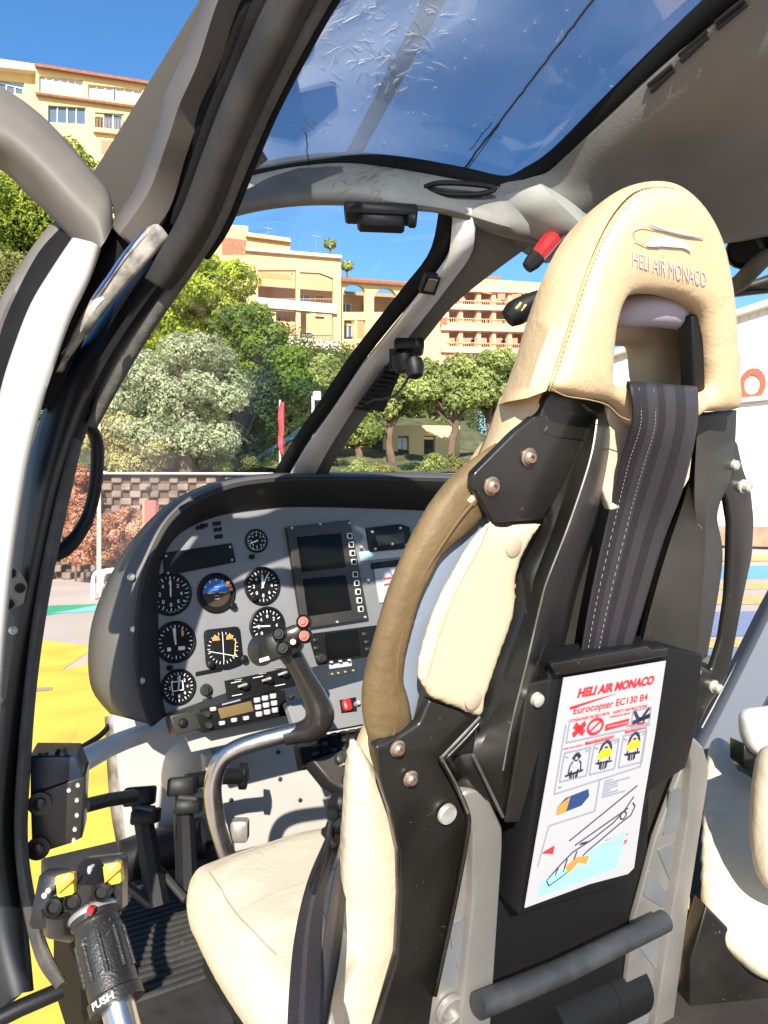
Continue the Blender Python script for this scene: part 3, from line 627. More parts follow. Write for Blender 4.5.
for x, y, d in ((67,884,.838),(114,873,.855)):
    mb = MB(); obox(mb, P(x,y,d), (1,.1,.2), (-.2,.2,1), (0,-1,.3), .009,.011,.008, bev=.002); obox(mb, P(x,y-1,d-.01), (1,.1,.9), (-.2,.2,1), (0,-1,.3), .009,.003,.004, mi=1); mb.build('guarded_switch', [M['yellow'], mat('switch_amber', (.6,.25,.03), .4)], hb, label='yellow guarded switch')
mb = MB()
for x, y in ((57,905),(104,890),(75,900)): lathe(mb, P(x,y,.845), (0,-1,.2), [(.010,0),(.010,.010),(.007,.012),(.006,.008)], 16)
for x, y in ((48,893),(52,888)): lathe(mb, P(x,y,.84), (0,-1,.2), [(.004,0),(.003,.01)], 10, mi=1)
lathe(mb, P(92,908,.83), (0,-1,0), [(.004,0),(.004,.006)], 10, mi=2)
mb.build('button', [M['black2'], M['boltw'], M['red']], hb)
pipe_ = MB(); pipe(pipe_, px3((88,880,.85),(90,868,.86),(96,865,.87)), .003, 8); pipe_.build('wire', M['boltw'], hb)
# cyclic stick
mb = MB(); pipe(mb, px3((232,870,1.40),(222,840,1.39),(215,812,1.38),(213,785,1.375),(220,762,1.37),(236,749,1.37),(262,740,1.37),(298,731,1.37)), .0165, 20, n=60)
st = mb.build('control_stick', M['steel'], heli, label='bent steel control stick with black pistol grip')
mb = MB(); obox(mb, P(240,830,1.42), (1,0,0), (0,0,1), (0,1,0), .016,.02,.015, bev=.004); mb.build('stick_clamp', M['alu'], st)
mb = MB()
pipe(mb, px3((285,736,1.37),(298,733,1.37),(312,728,1.37),(320,716,1.37),(315,698,1.37),(306,680,1.365),(297,664,1.36),(288,650,1.36)), [.018,.019,.024,.027,.023,.019,.019,.022], 22, n=48)
pipe(mb, px3((322,728,1.36),(326,718,1.355)), [.006,.008], 10)
gp = mb.build('grip', mat('grip_gloss', (.018,.016,.014), .22), st)
mb = MB()
obox(mb, P(283,643,1.34), (1,.1,.35), (-.35,.1,1), (0,-1,.1), .031,.023,.022, bev=.006); obox(mb, P(295,633,1.33), (1,.1,.35), (-.35,.1,1), (0,-1,.1), .024,.013,.022, bev=.005)
lathe(mb, P(264,650,1.34), (-.5,-1,.1), [(.026,0),(.028,.006),(.028,.012),(.022,.016)], 24); [obox(mb, P(262+k*5,660-k*1.5,1.318), (1,.1,.3), (-.3,.1,1), (0,-1,.1), .004,.003,.003, mi=1) for k in range(2)]
hd = mb.build('grip_head', [M['black'], M['tick']], gp)
for x, y, m_ in ((280,634,'black2'),(284,648,'black2'),(304,622,'red'),(305,636,'red'),(294,642,'boltw')):
    mb = MB(); r_ = .009 if m_ != 'boltw' else .005; lathe(mb, P(x,y,1.31), (-.1,-1,.2), [(r_,0),(r_*1.1,.004),(r_,.009),(r_*.6,.009),(r_*.55,.013)], 18)
    lathe(mb, P(x,y,1.312), (-.1,-1,.2), [(r_*1.5,-.004),(r_*1.5,.004),(r_*1.25,.006),(r_*1.2,.001)], 18, mi=1); mb.build('thumb_button', [mat('button_coral', (.30,.07,.05), .45) if m_ == 'red' else M[m_], M['black2']], hd)
# --- centre console with switches
K1 = Frame(P(345,700,1.62), Vector((.839,.545,0)), Vector((-.1,.45,.9)), Vector((.1,-.9,.45))); K1.B = K1.N.cross(K1.A).normalized(); K1.N = K1.A.cross(K1.B)
mb = MB(); plate(mb, K1, [(286,702),(420,664),(420,714),(298,736)], 0, .02, .002); cons = mb.build('centre_console', M['instr'], heli, label='sloping console beside the pilot seat')
mb = MB(); plate(mb, K1, [(340,700),(356,697),(357,711),(342,713)], .003, .005, mi=1); obox(mb, K1.pt(347,705,.010), K1.A, K1.B, K1.N, .009,.012,.008, bev=.003, mi=0)
lathe(mb, K1.pt(356,704,.004), K1.N, [(.006,0),(.005,.012)], 10, mi=2); mb.build('red_switch', [M['red'], M['dial'], M['boltw']], cons)
mb = MB(); plate(mb, K1, [(298,740),(420,716),(420,752),(303,768)], -.01, .03, .003)
for i in range(9):
    for j in range(3): obox(mb, K1.pt(315+i*9, 738-i*1.7+j*8, 0), K1.A, K1.B, K1.N, .006,.003,.006, mi=1 if (i+j) % 3 else 0)
mb.build('breaker_bank', [M['dial'], M['shell']], cons)
mb = MB(); K2 = Frame(P(340,775,1.5), K1.A, K1.B, K1.N); plate(mb, K2, [(312,760),(360,744),(420,748),(420,800),(352,795),(330,782)], .0, .05, .006); 
for x, y in ((338,760),(348,770),(356,764),(345,780),(358,778),(366,756)): lathe(mb, K2.pt(x,y,0), K2.N, [(.010,0),(.010,.016),(.007,.018)], 14); lathe(mb, K2.pt(x+3,y+5,0), K2.N, [(.004,0),(.003,.012)], 8, mi=1)
mb.build('trim_box', [M['shell'], M['boltw']], cons)
# ============================================================ INSTRUMENT PANEL (part of the helicopter, its own frame)
til = math.radians(8)
PO = HL(.755, 1.62, -.14); PN = (-FV*math.cos(til)+ZV*math.sin(til)).normalized(); PB = PN.cross(RV).normalized(); 
if PB.z < 0: PB = -PB
PN2 = RV.cross(PB)
PF = Frame(PO, RV, PB, PN if PN.dot(PN2) > 0 else PN)
mb = MB(); plate(mb, PF, [(150,718),(158,560),(180,520),(230,496),(300,488),(450,488),(470,520),(460,624),(380,650),(296,672),(230,692),(180,710)], 0, .02, .002)
ip = mb.build('instrument_panel', M['instr'], heli, label='grey instrument panel full of round dials and screens')
# seam plates of the panel
def PFp(px, py, off=0): return PF.pt(px, py, off)
# hood (glare shield): loft from panel edge out over the dials
o_ = [(110,714,.05),(92,690,.05),(88,655,.05),(93,618,.05),(108,580,.05),(132,540,.05),(160,510,.05),(188,492,.05),(225,479,.05),(262,474,.05),(300,472,.05),(380,472,.05),(470,474,.05)]
i_ = [(165,716,0),(160,690,0),(158,655,0),(157,618,0),(157,590,0),(160,562,0),(172,540,0),(190,526,0),(222,514,0),(262,508,0),(300,506,0),(380,508,0),(470,512,0)]
r_ = [(148,724,0),(138,690,0),(134,655,0),(135,618,0),(139,585,0),(149,553,0),(167,520,0),(191,500,0),(227,485,0),(262,479,0),(300,477,0),(380,477,0),(470,479,0)]
mb = MB()
A = [PFp(x, y, -.06) for x, y, _ in o_]; B_ = [PFp(x, y, .075) for x, y, _ in r_]; B2 = [PFp(x+3, y+3, .075) for x, y, _ in r_]
D_ = [PFp(x, y, .002) for x, y, _ in i_]
mid = [PFp((a[0]*.6+b[0]*.4), (a[1]*.62+b[1]*.38), .035) for a, b in zip(o_, r_)]
loft(mb, [A, mid, B_], 60); hood = mb.build('glare_shield', M['hood'], heli, solid=.006, label='curved grey hood around the instrument panel')
mb = MB(); loft(mb, [B_, B2, D_], 60); mb.build('hood_lining', mat('hood_lining', (.014,.013,.012), .7, bump=.1, bscale=150), hood, solid=.003)
for x, y in ((131,577),(134,629),(141,681)): mb = MB(); lathe(mb, PFp(x, y, .07), PN, [(.008,0),(.007,.004),(.003,.006)], 12); mb.build('screw', M['boltw'], hood)
# dials
def dial(x, y, r, kind, label=None, sq=0):
    mb = MB(); c = PF.pt(x, y, 0)
    lathe(mb, c, PN, [(r*1.12,.0),(r*1.14,.004),(r*1.05,.006),(r,.0055),(r*.98,.002),(.0001,.002)], 36)
    g = mb.build('gauge', M['dial'], ip, label=label)
    u, v = RV, PB
    def at(a, rr, off=.004): a = math.radians(a); return c+u*math.sin(a)*r*rr+v*math.cos(a)*r*rr+PN*off
    def tick(mb, a, r0, r1, w=.0012, mi=0):
        a_ = math.radians(a); d = u*math.sin(a_)+v*math.cos(a_); s = d.cross(PN)*w
        mb.add([c+d*r*r0-s+PN*.0045, c+d*r*r0+s+PN*.0045, c+d*r*r1+s+PN*.0045, c+d*r*r1-s+PN*.0045], [(0,1,2,3)], mi)
    mb = MB()
    if kind != 'att':
        for k in range(24):
            a = k*15
            if kind == 'vsi' and 60 < a < 120: continue
            tick(mb, a, .82 if k % 2 else .74, .92, .0006 if k % 2 else .001)
        if kind not in ('dg', 'sq'):
            for k in range(8):
                t = str((k*2) % 10); q = at(k*45, .56); text(mb, t, lambda s, w_: q+u*(s-.5)*r*.13+v*(w_-.5)*r*.2+PN*.0005, bold=.01)
        if kind == 'spd':
            for k in range(10): tick(mb, 60+k*14, .92, .99, .0022, 1)
        if kind == 'eng':
            for k in range(8): tick(mb, 200+k*14, .84, .98, .0016, 1)
        tick(mb, {'alt':28,'spd':2,'vsi':-88,'dg':0,'eng':250}.get(kind, 10), -.15, .72, .0016); 
        if kind == 'alt': tick(mb, 0, -.1, .5, .0024)
        if kind == 'dg':
            tick(mb, -6, .05, .75, .0024); 
            for dx, w_ in ((-.45,.18),(.15,.35)): q = c+u*r*dx-v*r*.36+PN*.0045; mb.add([q-u*r*.02-v*r*.1, q+u*r*w_-v*r*.1, q+u*r*w_+v*r*.1, q-u*r*.02+v*r*.1], [(0,1,2,3)])
            mb.add([at(42,.6,.0045)+u*x_*r*.07+v*y_*r*.16 for x_, y_ in ((-1,-1),(1,-1),(1,1),(-1,1))], [(0,1,2,3)], 2)
    else:
        n = 20; top = [at(-90+180*k/n, .80) for k in range(n+1)]; mb.add(top, [tuple(range(n+1))], 3)
        bot = [at(90+180*k/n, .80) for k in range(n+1)]; mb.add(bot, [tuple(range(n+1))], 4)
        for k in (-2,-1,1,2): q = c+v*r*.17*k+PN*.005; mb.add([q-u*r*.14-v*r*.012, q+u*r*.14-v*r*.012, q+u*r*.14+v*r*.012, q-u*r*.14+v*r*.012], [(0,1,2,3)], 0)
        for s_ in (-1,1): q = c+u*r*.33*s_+PN*.006; mb.add([q-u*r*.2-v*r*.035, q+u*r*.2-v*r*.035, q+u*r*.2+v*r*.035, q-u*r*.2+v*r*.035], [(0,1,2,3)], 5)
        for k in (-60,-30,0,30,60): tick(mb, k, .66, .8, .0012, 0)
        for k in range(3): mb.add([at(52+k*14,.86,.006)+u*x_*.004+v*y_*.0035 for x_, y_ in ((-1,-1),(1,-1),(1,1),(-1,1))], [(0,1,2,3)], 2)
    mb.build('dial_markings', [M['tick'], M['green'], M['orink'], M['skyb'], mat('att_brown', (.035,.02,.01), .6), M['amber']], g, smooth=False)
    return g
mm = .0012
dial(170,594,.042,'spd','airspeed dial with green arc, half under the hood edge'); dial(216,593,.040,'att','blue and black attitude dial'); dial(262,586,.040,'alt'); dial(256,541,.025,'eng')
dial(267,626,.040,'vsi','sunlit dial behind the stick head'); dial(175,642,.040,'dg'); dial(178,687,.034,'sq2')
# compass card dial, squarish
mb = MB(); plate(mb, PF, [(204,630),(240,626),(244,664),(228,670),(207,668)], .006, .012, .002, r=.012); g = mb.build('gauge', M['dial'], ip, label='square compass dial with orange bars')
mb = MB(); c = PFp(223,648,.0065)
for a in range(0,360,15):
    a_ = math.radians(a); d = RV*math.sin(a_)+PB*math.cos(a_); s = d.cross(PN)*.0006; mb.add([c+d*.03-s, c+d*.03+s, c+d*.036+s, c+d*.036-s], [(0,1,2,3)])
for dx in (-.024,.008): q = c+RV*dx+PB*.018; mb.add([q, q+RV*.018, q+RV*.014+PB*.01, q+RV*.003+PB*.01], [(0,1,2,3)], 1)
pipe(mb, [c+RV*(-.034)-PB*.004+PN*.002, c+RV*.033-PB*.022+PN*.002], .0010, 4); pipe(mb, [c+PB*.032+PN*.002, c-PB*.03+PN*.002], .0008, 4); pipe(mb, [c+RV*.03+PB*.015+PN*.002, c+RV*.026-PB*.02+PN*.002], .001, 4, mi=2)
mb.build('dial_markings', [M['tick'], M['orink'], M['yellow']], g, smooth=False)
for x, y, r in ((232,606,.008),(210,664,.009),(243,659,.009),(253,598,.008),(251,557,.006),(169,668,.006),(218,713,.007)):
    mb = MB(); lathe(mb, PFp(x,y,.004), PN, [(r,0),(r,.010),(r*.7,.012)], 16); mb.build('knob', M['dial'], ip)
def rect(px, off, th, m, name, par=ip, bev=.001, r=0, label=None):
    mb = MB(); plate(mb, PF, px, off, th, bev, r=r); return mb.build(name, m, par, label=label)
# annunciator strip with legends
rect([(163,553),(232,543),(236,562),(165,576)], .006, .008, M['dial'], 'warning_strip', r=.002)
for x, y in ((166,556),(230,547),(232,560),(168,573)): mb = MB(); lathe(mb, PFp(x,y,.007), PN, [(.003,0),(.002,.002)], 8); mb.build('screw', M['boltw'], ip)
for x, y in ((204,526),(217,524),(218,530),(219,537),(200,528)):
    rect([(x-4,y-2),(x+4,y-3),(x+4,y+1),(x-4,y+2)], .003, .004, M['dial'], 'legend_plate', bev=.0005)
# twin display
bz = rect([(287,527),(350,520),(352,530),(369,619),(303,629)], .014, .02, M['shell'], 'display_bezel', r=.004, label='tall twin screen unit with a button column')
rect([(297,537),(341,533),(346,567),(302,572)], .016, .004, M['screen'], 'screen', bz); rect([(303,579),(346,575),(352,610),(308,616)], .016, .004, M['screen'], 'screen', bz)
for i in range(9):
    t = i/8; x = 349.5+t*11; y = 536+t*69+(4 if i > 3 else 0)
    mb = MB(); obox(mb, PFp(x, y, .015), RV, PB, PN, .0072,.0072,.004, bev=.0015, mi=1); obox(mb, PFp(x, y, .0165), RV, PB, PN, .005,.005,.004, bev=.001); mb.build('key', [M['dial'], M['tick']], bz)
for x, y in ((292,528),(320,524),(349,523),(365,617),(337,622),(307,625)): mb = MB(); lathe(mb, PFp(x,y,.014), PN, [(.0035,0),(.0025,.003)], 8); mb.build('screw', M['boltw'], bz)
# top right radio, label strip, card
rb = rect([(367,528),(400,524),(410,527),(412,548),(371,552)], .010, .012, M['dial'], 'clock_unit', r=.002); rect([(376,536),(404,532),(405,543),(378,546)], .012, .004, M['shell'], 'screen', rb)
for x, y in ((372,532),(400,528),(375,549),(406,545),(392,544),(361,547),(368,580)): mb = MB(); lathe(mb, PFp(x,y,.010), PN, [(.0045,0),(.003,.004)], 10); mb.build('screw', M['boltw'], rb)
rect([(359,552),(412,546),(412,556),(361,561)], .004, .005, M['paper'], 'label_strip'); rect([(360,554),(372,552.5),(373,557),(361,559)], .0055, .003, M['cyan'], 'label_patch'); rect([(374,569),(412,564),(412,598),(380,603)], .005, .006, M['paper'], 'check_card'); rect([(372,563),(412,558),(412,565),(373,569)], .007, .006, M['dial'], 'card_clip')
mb = MB()
for y in (577,583): q = quad(PFp(384,y+3,.0058), PFp(396,y+1,.0058), PFp(396,y-1,.0058), PFp(384,y+1,.0058)); mb.add([q(0,0),q(1,0),q(1,1),q(0,1)], [(0,1,2,3)])
mb.build('card_mark', M['redink'], ip, smooth=False)
# navigation unit
nv = rect([(310,634),(380,625),(380,655),(319,665)], .012, .016, M['dial'], 'navigation_unit', r=.003); rect([(324,634),(358,630),(361,655),(328,660)], .014, .004, M['screen'], 'screen', nv)
for x, y in ((315,640),(316,648),(318,657),(364,634),(366,642),(367,649),(340,661),(349,660),(331,662)):
    mb = MB(); obox(mb, PFp(x,y,.013), RV, PB, PN, .006 if x < 320 or x > 360 else .0035,.004 if x < 320 or x > 360 else .002,.005, bev=.001); mb.build('key', M['tick'] if 325 < x < 355 else M['shell'], nv)
mb = MB(); lathe(mb, PFp(320,658,.012), PN, [(.011,0),(.011,.012),(.007,.013),(.007,.02)], 16); mb.build('knob', M['shell'], nv)
rect([(328,672),(357,667),(358,672),(329,677)], .004, .005, M['shell'], 'fuse_strip', r=.002)
for x in (332,338,345,353): 
    mb = MB(); lathe(mb, PFp(x,674-(x-332)*.17,.004), PN, [(.003,0),(.002,.004)], 8); mb.build('screw', M['boltw'], ip)
rect([(329,664),(352,661),(352,666),(330,669)], .003, .004, M['paper'], 'label_strip')
rect([(196,672),(222,667),(222,671),(196,676)], .004, .004, M['dial'], 'label_strip')
# switch panel
sp = rect([(225,681),(292,667),(296,686),(228,700)], .005, .008, M['dial'], 'switch_panel', r=.001)
for x, y in ((244,685),(268,679),(284,673)):
    mb = MB(); lathe(mb, PFp(x,y,.005), PN, [(.011,0),(.010,.012),(.006,.014)], 14); mb.build('knob', M['dial'], sp)
    mb = MB(); pipe(mb, [PFp(x-6,y+2,.016), PFp(x+3,y-1,.020)], .003, 6); pipe(mb, [PFp(x-9,y-5,.006), PFp(x-2,y-6,.006)], .0012, 4); mb.build('toggle', M['boltw'], sp)
mb = MB()
for x, y in ((237,695),(258,677),(280,685),(236,682)): pipe(mb, [PFp(x-5,y+1,.006), PFp(x+5,y-1,.006)], .001, 4)
mb.build('switch_legends', M['tick'], sp)
mb = MB(); lathe(mb, PFp(206,690,.0), PN, [(.014,0),(.013,.006),(.006,.007),(.006,.016)], 16); obox(mb, PFp(206,690,.02), RV, PB, PN, .003,.010,.006); mb.build('key_switch', M['shell'], ip); rect([(203,699),(213,697),(213,700),(203,702)], .003, .004, M['shell'], 'label_strip')
mb = MB(); q = [(171,682),(183,680),(184,690),(172,692)]; loft(mb, [[PFp(x,y,.006) for x,y in q+[q[0]]], [PFp(x*.8+177.5*.2,y*.8+686*.2,.006) for x,y in q+[q[0]]]], smooth=False); mb.build('gauge_marking', M['tick'], ip, smooth=False)
# radio below the panel
RF = Frame(PFp(240,712,.05), RV, PB, PN); 
def rplate(px, off, th, m, name, par, bev=.001, r=0):
    mb = MB(); plate(mb, RF, px, off, th, bev, r=r); return mb.build(name, m, par)
rd = rplate([(196,714),(285,691),(290,715),(204,733)], 0, .06, M['dial'], 'radio_unit', heli, .002); rd['label'] = 'radio with amber display and white keypad'
rplate([(218,709),(251,701),(254,711),(221,719)], .002, .004, M['lcd'], 'screen', rd)
mb = MB(); [obox(mb, RF.pt(257+c*8+r*1, 700-c*2+r*7, .004), RV, PB, PN, .0065,.0052,.004, bev=.001) for c in range(3) for r in range(3)]; mb.build('keypad', M['paper'], rd)
mb = MB(); [obox(mb, RF.pt(x,y,.004), RV, PB, PN, .006,.004,.004, bev=.001) for x, y in ((222,723),(234,720),(246,718),(213,709))]; mb.build('key', M['paper'], rd)
for x, y in ((206,714),(208,725),(290,697)): mb = MB(); lathe(mb, RF.pt(x,y,.0), PN, [(.007,0),(.006,.012)], 12); mb.build('knob', M['shell'], rd)
mb = MB(); q0 = quad(RF.pt(222,706,.002), RF.pt(245,700,.002), RF.pt(245,697,.002), RF.pt(222,703,.002)); 
mb.add([q0(0,.2),q0(.8,.2),q0(.8,.7),q0(0,.7)], [(0,1,2,3)]); mb.build('maker_strip', M['line'], rd, smooth=False)
rplate([(170,716),(200,709),(204,728),(176,736)], -.005, .05, M['shell'], 'bracket', rd, .003)
mb = MB(); lathe(mb, RF.pt(183,723,-.002), PN, [(.010,0),(.008,.004),(.003,.006)], 14); mb.build('knob', M['black2'], rd)
rplate([(186,737),(300,704),(330,704),(330,722),(192,752)], -.055, .01, M['gearwhite'], 'shelf', rd)

# ============================================================ PILOT SEAT
tt = math.radians(13); SU = (ZV*math.cos(tt)-FV*math.sin(tt)).normalized(); SN = RV.cross(SU).normalized()
SF = Frame(P(524,905,.95)-SN*.03, RV, SU, SN)
S = lambda x, y, o=0: SF.pt(x, y, o)
seat = empty('pilot_seat', tuple(HL(.66, .85, -.90)), 'cream leather pilot seat with black back shell, nearest the camera', 'seat', 'cabin seats')
def sp_(name, m, px, off, th, bev=.002, r=0, par=seat, holes=(), label=None, smooth=0):
    mb = MB(); plate(mb, SF, px, off, th, bev, holes, r=r, smooth=smooth); return mb.build(name, m, par, label=label)
# headrest: rear face with opening, and the left side turning forward
face = [(549,388),(560,360),(573,318),(585,278),(598,246),(615,214),(634,194),(652,187),(674,188),(694,199),(710,222),(722,252),(730,290),(734,340),(737,380),(737,408),(718,412),(700,413),(690,420),(640,428),(628,420),(609,403),(578,398)]
hole = [(628,296),(655,295),(678,300),(696,312),(702,330),(706,360),(707,388),(692,393),(640,387),(612,384),(611,366),(613,336),(618,310)]
mb = MB(); puff(mb, SF, face, .030, .016, .05, .022, [hole], .012, 110, 50)
hr = mb.build('headrest', M['cream'], seat)
def off(l, o): return [S(x, y, o) for x, y in l]
sm_ = [(546,391),(557,360),(570,320),(583,280),(596,246),(613,214),(633,193),(655,187),(680,191),(705,214),(722,250),(731,300),(735,350),(737,400)]
s1 = [(527,398),(537,362),(552,322),(566,281),(582,244),(603,210),(628,189),(657,182),(684,188),(709,213),(725,250),(733,300),(737,350),(739,402)]
s2 = [(506,402),(518,368),(533,318),(546,272),(566,236),(594,208),(624,188),(657,181),(684,188),(709,213),(726,250),(734,300),(738,350),(740,404)]
s3 = [(498,405),(512,370),(526,324),(538,290),(552,262),(572,232),(602,206),(640,190),(684,192),(709,215),(724,250),(732,300),(736,350),(738,404)]
mb = MB(); loft(mb, [off(sm_, .032), off(s1, .015), off(s2, -.03), off(s3, -.085)], 60); mb.build('headrest_side', M['cream'], hr)
mb = MB(); ps_ = cr(off([(x+3, y) for x, y in sm_[:8]], .0425), 110)
for i in range(0, 109, 2): pipe(mb, [ps_[i], ps_[i+1]], .0006, 4)
mb.build('seam', M['seam'], hr)
mb = MB(); hs_ = [S(x, y, .046) for x, y in [(552,389),(566,396),(590,400),(607,405),(620,416),(632,421)]]; pipe(mb, hs_, .0006, 5, n=40); mb.build('seam', M['seam'], hr)
# front cushion seen through the opening
mb = MB(); puff(mb, SF, [(590,290),(720,296),(722,400),(648,398),(636,380),(632,350),(606,345),(596,320)], -.075, .03, .03, .03, [], .014, 60); mb.build('headrest_front', M['cream2'], hr)
mb = MB(); pipe(mb, [S(x, y, o) for x, y, o in ((612,318,-.02),(628,312,-.01),(655,310,0),(680,316,0),(698,326,-.02))], [.012,.018,.020,.017,.010], 14, n=24); mb.build('foam_pad', M['foam'], hr)
sp_('strap_guide', M['black2'], [(692,316),(698,314),(704,335),(706,392),(694,392)], .028, .02, .003, par=hr)
# logo and lettering embroidered
mb = MB(); q = quad(S(633,266,.0468), S(707,286,.0468), S(706,272,.0468), S(633,251,.0468))
text(mb, 'HELI AIR MONACO', q, bold=-.004)
mb.build('embroidered_name', M['embs'], hr, smooth=False)
mb = MB(); E = [(648,246),(656,239),(664,237),(672,238),(680,240),(687,245),(692,252),(684,248),(672,247),(660,246)]
plate(mb, SF, E, .0485, .0015, 0, smooth=40)
mb.build('embroidered_logo', M['embw'], hr)
mb = MB(); pipe(mb, [S(x, y, .0478) for x, y in ((650,224),(664,230),(684,235),(704,238))], [.0006,.0012,.0014,.0006], 5, n=20); pipe(mb, [S(x, y, .0478) for x, y in ((636,236),(634,230),(641,226),(652,228),(664,231))], .0005, 5, n=20); pipe(mb, [S(x, y, .0478) for x, y in ((636,240),(648,246),(660,247))], .0005, 5, n=10); mb.build('embroidered_line', M['embs'], hr)
# backrest cushion, cream side below the headrest
mb = MB()
loft(mb, [[S(x, y, o) for x, y, o in ((552,386,.0),(540,405,.0),(520,430,.0),(495,470,.0),(470,500,.0))],
          [S(x, y, o) for x, y, o in ((530,392,-.02),(514,418,-.02),(498,442,-.02),(480,470,-.02),(455,500,-.02))],
          [S(x, y, o) for x, y, o in ((500,398,-.08),(492,424,-.085),(484,446,-.09),(472,470,-.09),(450,500,-.09))],
          [S(x, y, o) for x, y, o in ((498,402,-.14),(488,430,-.15),(476,456,-.15),(464,478,-.15),(445,500,-.15))]], 20)
mb.build('backrest_side', M['cream'], seat, solid=.01)
BK = [(480,455),(560,400),(700,405),(690,560),(680,640),(675,760),(680,1030),(330,1050),(342,960),(340,880),(350,800),(362,745),(402,676),(430,600)]
mb = MB(); puff(mb, SF, BK, -.12, .03, .05, .05, [], .035, 70); mb.build('backrest', M['cream'], seat)
mb = MB(); puff(mb, SF, [(352,738),(361,747),(382,780),(397,815),(408,855),(410,905),(406,960),(388,1000),(376,1045),(326,1050),(328,1000),(335,965),(342,925),(343,880),(347,815)], -.07, .032, .05, .045, [], .012, 70); 
mb.build('side_bolster', M['cream2'], seat)
# liner, its bluish skylit shade put into the colour, and brown trim handle
sp_('bolster_liner', M['bluegrey'], [(400,640),(440,545),(480,510),(510,512),(500,560),(452,600),(432,640),(420,700),(412,735),(396,700)], -.018, .02, .004, .01)
brn = [(522,430),(505,437),(484,450),(464,465),(448,480),(436,495),(423,514),(405,548),(392,578),(382,606),(371,645),(363,675),(360,700),(362,726),(376,748),(395,742),(412,724),(410,698),(404,678),(405,660),(410,636),(421,598),(432,574),(443,554),(468,534),(488,512),(497,500),(510,470)]
mb = MB(); puff(mb, SF, [(x+(3 if i < 14 else -2), y) for i, (x, y) in enumerate(brn)], -.02, .018, .022, .024, [], .008, 110)
gh = mb.build('bolster_trim', M['brown'], seat, label='brown leather grab trim on the left bolster')
mb = MB(); sx = [(489,487,.002),(475,502,.0),(460,520,.0),(445,542,-.002),(430,566,-.006),(418,592,-.008),(407,622,-.008),(400,652,-.006),(398,678,-.004),(400,700,-.004),(397,722,-.004),(394,738,-.004)]
pipe(mb, [S(x-1, y, o) for x, y, o in sx], .0016, 6, n=60); mb.build('seam', mat('brown_seam', (.12,.07,.03), .7), gh)
# black shell: centre, rails, flanges
sp_('shell_centre', M['shell'], [(594,430),(700,430),(697,560),(700,660),(690,780),(640,1040),(430,1040),(450,900),(500,780),(560,600)], -.045, .02, .002)
rails = [[(553,390,-.006),(545,402,-.006),(536,480,-.006),(543,521,-.006),(519,572,-.008),(512,610,-.012),(495,662,-.012),(479,716,-.012),(445,756,-.012),(470,800,-.012)],
         [(575,396,.004),(590,422,.006),(575,460,.006),(556,520,.006),(535,576,.006),(530,600,.006),(512,662,.006),(492,722,.006),(472,770,.006),(488,800,.002)],
         [(592,410,.008),(597,420,.022),(590,460,.032),(569,524,.036),(548,578,.036),(541,602,.036),(527,662,.034),(512,722,.028),(503,770,.02),(503,818,.004)],
         [(610,409,.004),(612,428,.010),(607,465,.012),(597,510,.012),(580,560,.012),(571,592,.012),(556,655,.012),(544,700,.010),(530,760,.008),(512,822,.0)],
         [(611,409,-.03),(614,430,-.05),(612,465,-.05),(603,510,-.05),(588,560,-.05),(578,592,-.05),(563,655,-.05),(550,700,-.05),(536,760,-.05),(518,822,-.05)]]
mb = MB(); loft(mb, [[S(*q) for q in r] for r in rails], 60)
rl = mb.build('back_frame', M['black'], seat, solid=.006, label='left black shell rail with a highlight coloured along its ridge', angle=25)
mb = MB(); pipe(mb, [S(x, y, o+.001) for x, y, o in rails[2][1:9]], .0013, 5, n=60); mb.build('ridge_highlight', M['worn'], rl)  # pale strip stands in for the sun's highlight on the crest
fl = sp_('upper_flange', M['black'], [(555,387),(548,396),(541,412),(516,432),(474,474),(473,489),(493,524),(542,521),(556,500),(575,462),(592,418),(610,412),(600,398)], .006, .012, .003, .004)
lf = sp_('lower_flange', M['black'], [(376,747),(398,738),(420,724),(430,700),(480,717),(474,754),(443,757),(469,814),(469,833),(456,900),(434,997),(428,1040),(374,1040),(398,958),(401,900),(400,853),(392,814),(379,775)], .004, .014, .003, .004)
mb = MB(); loft(mb, [[S(440,757,.004), S(455,784,.004), S(467,814,.004), S(467,834,.004), S(455,900,.004), S(434,997,.004)], [S(443,757,.022), S(458,784,.022), S(470,812,.022), S(470,834,.022), S(458,900,.022), S(437,997,.022)]], 20); loft(mb, [[S(479,718,.006), S(462,737,.006), S(443,757,.006)], [S(481,719,.016), S(464,738,.016), S(444,758,.016)]], 8); mb.build('flange_lip', M['black'], lf, solid=.004)
mb = MB(); pipe(mb, [S(x,y,.0205) for x, y in ((441,757),(456,784),(468,813))], .0018, 6); pipe(mb, [S(x,y,.016) for x, y in ((480,717),(462,736),(442,757))], .0018, 6); pipe(mb, [S(x,y,.0165) for x, y in ((473,755),(488,786),(503,817))], .0020, 6); mb.build('ridge_highlight', M['worn'], lf)  # pale strips imitate light catching the flange edges
for x, y, m_, r_, par_ in ((491,486,'bolt',.0105,fl),(528,457,'bolt',.0105,fl),(397,748,'bolt',.0095,lf),(410,778,'bolt',.0095,lf),(446,813,'boltw',.0125,lf)):
    mb = MB(); c0 = S(x, y, .0065)
    if m_ == 'bolt': lathe(mb, c0, SN, [(r_,0),(r_,.002),(r_*.8,.003),(r_*.72,.006),(r_*.5,.008),(r_*.3,.008),(r_*.28,.004)], 20)
    else: lathe(mb, c0, SN, [(r_,0),(r_,.004),(r_*.9,.006),(.001,.0055)], 24)
    mb.build('bolt', M[m_], par_)
fp = [(490,520),(497,525),(520,523),(542,522),(538,531),(530,543),(519,566),(516,606),(508,635),(497,664),(488,692),(480,718),(455,709),(430,699),(424,690),(417,680),(418,663),(425,636),(433,612),(444,588),(456,567),(470,543)]
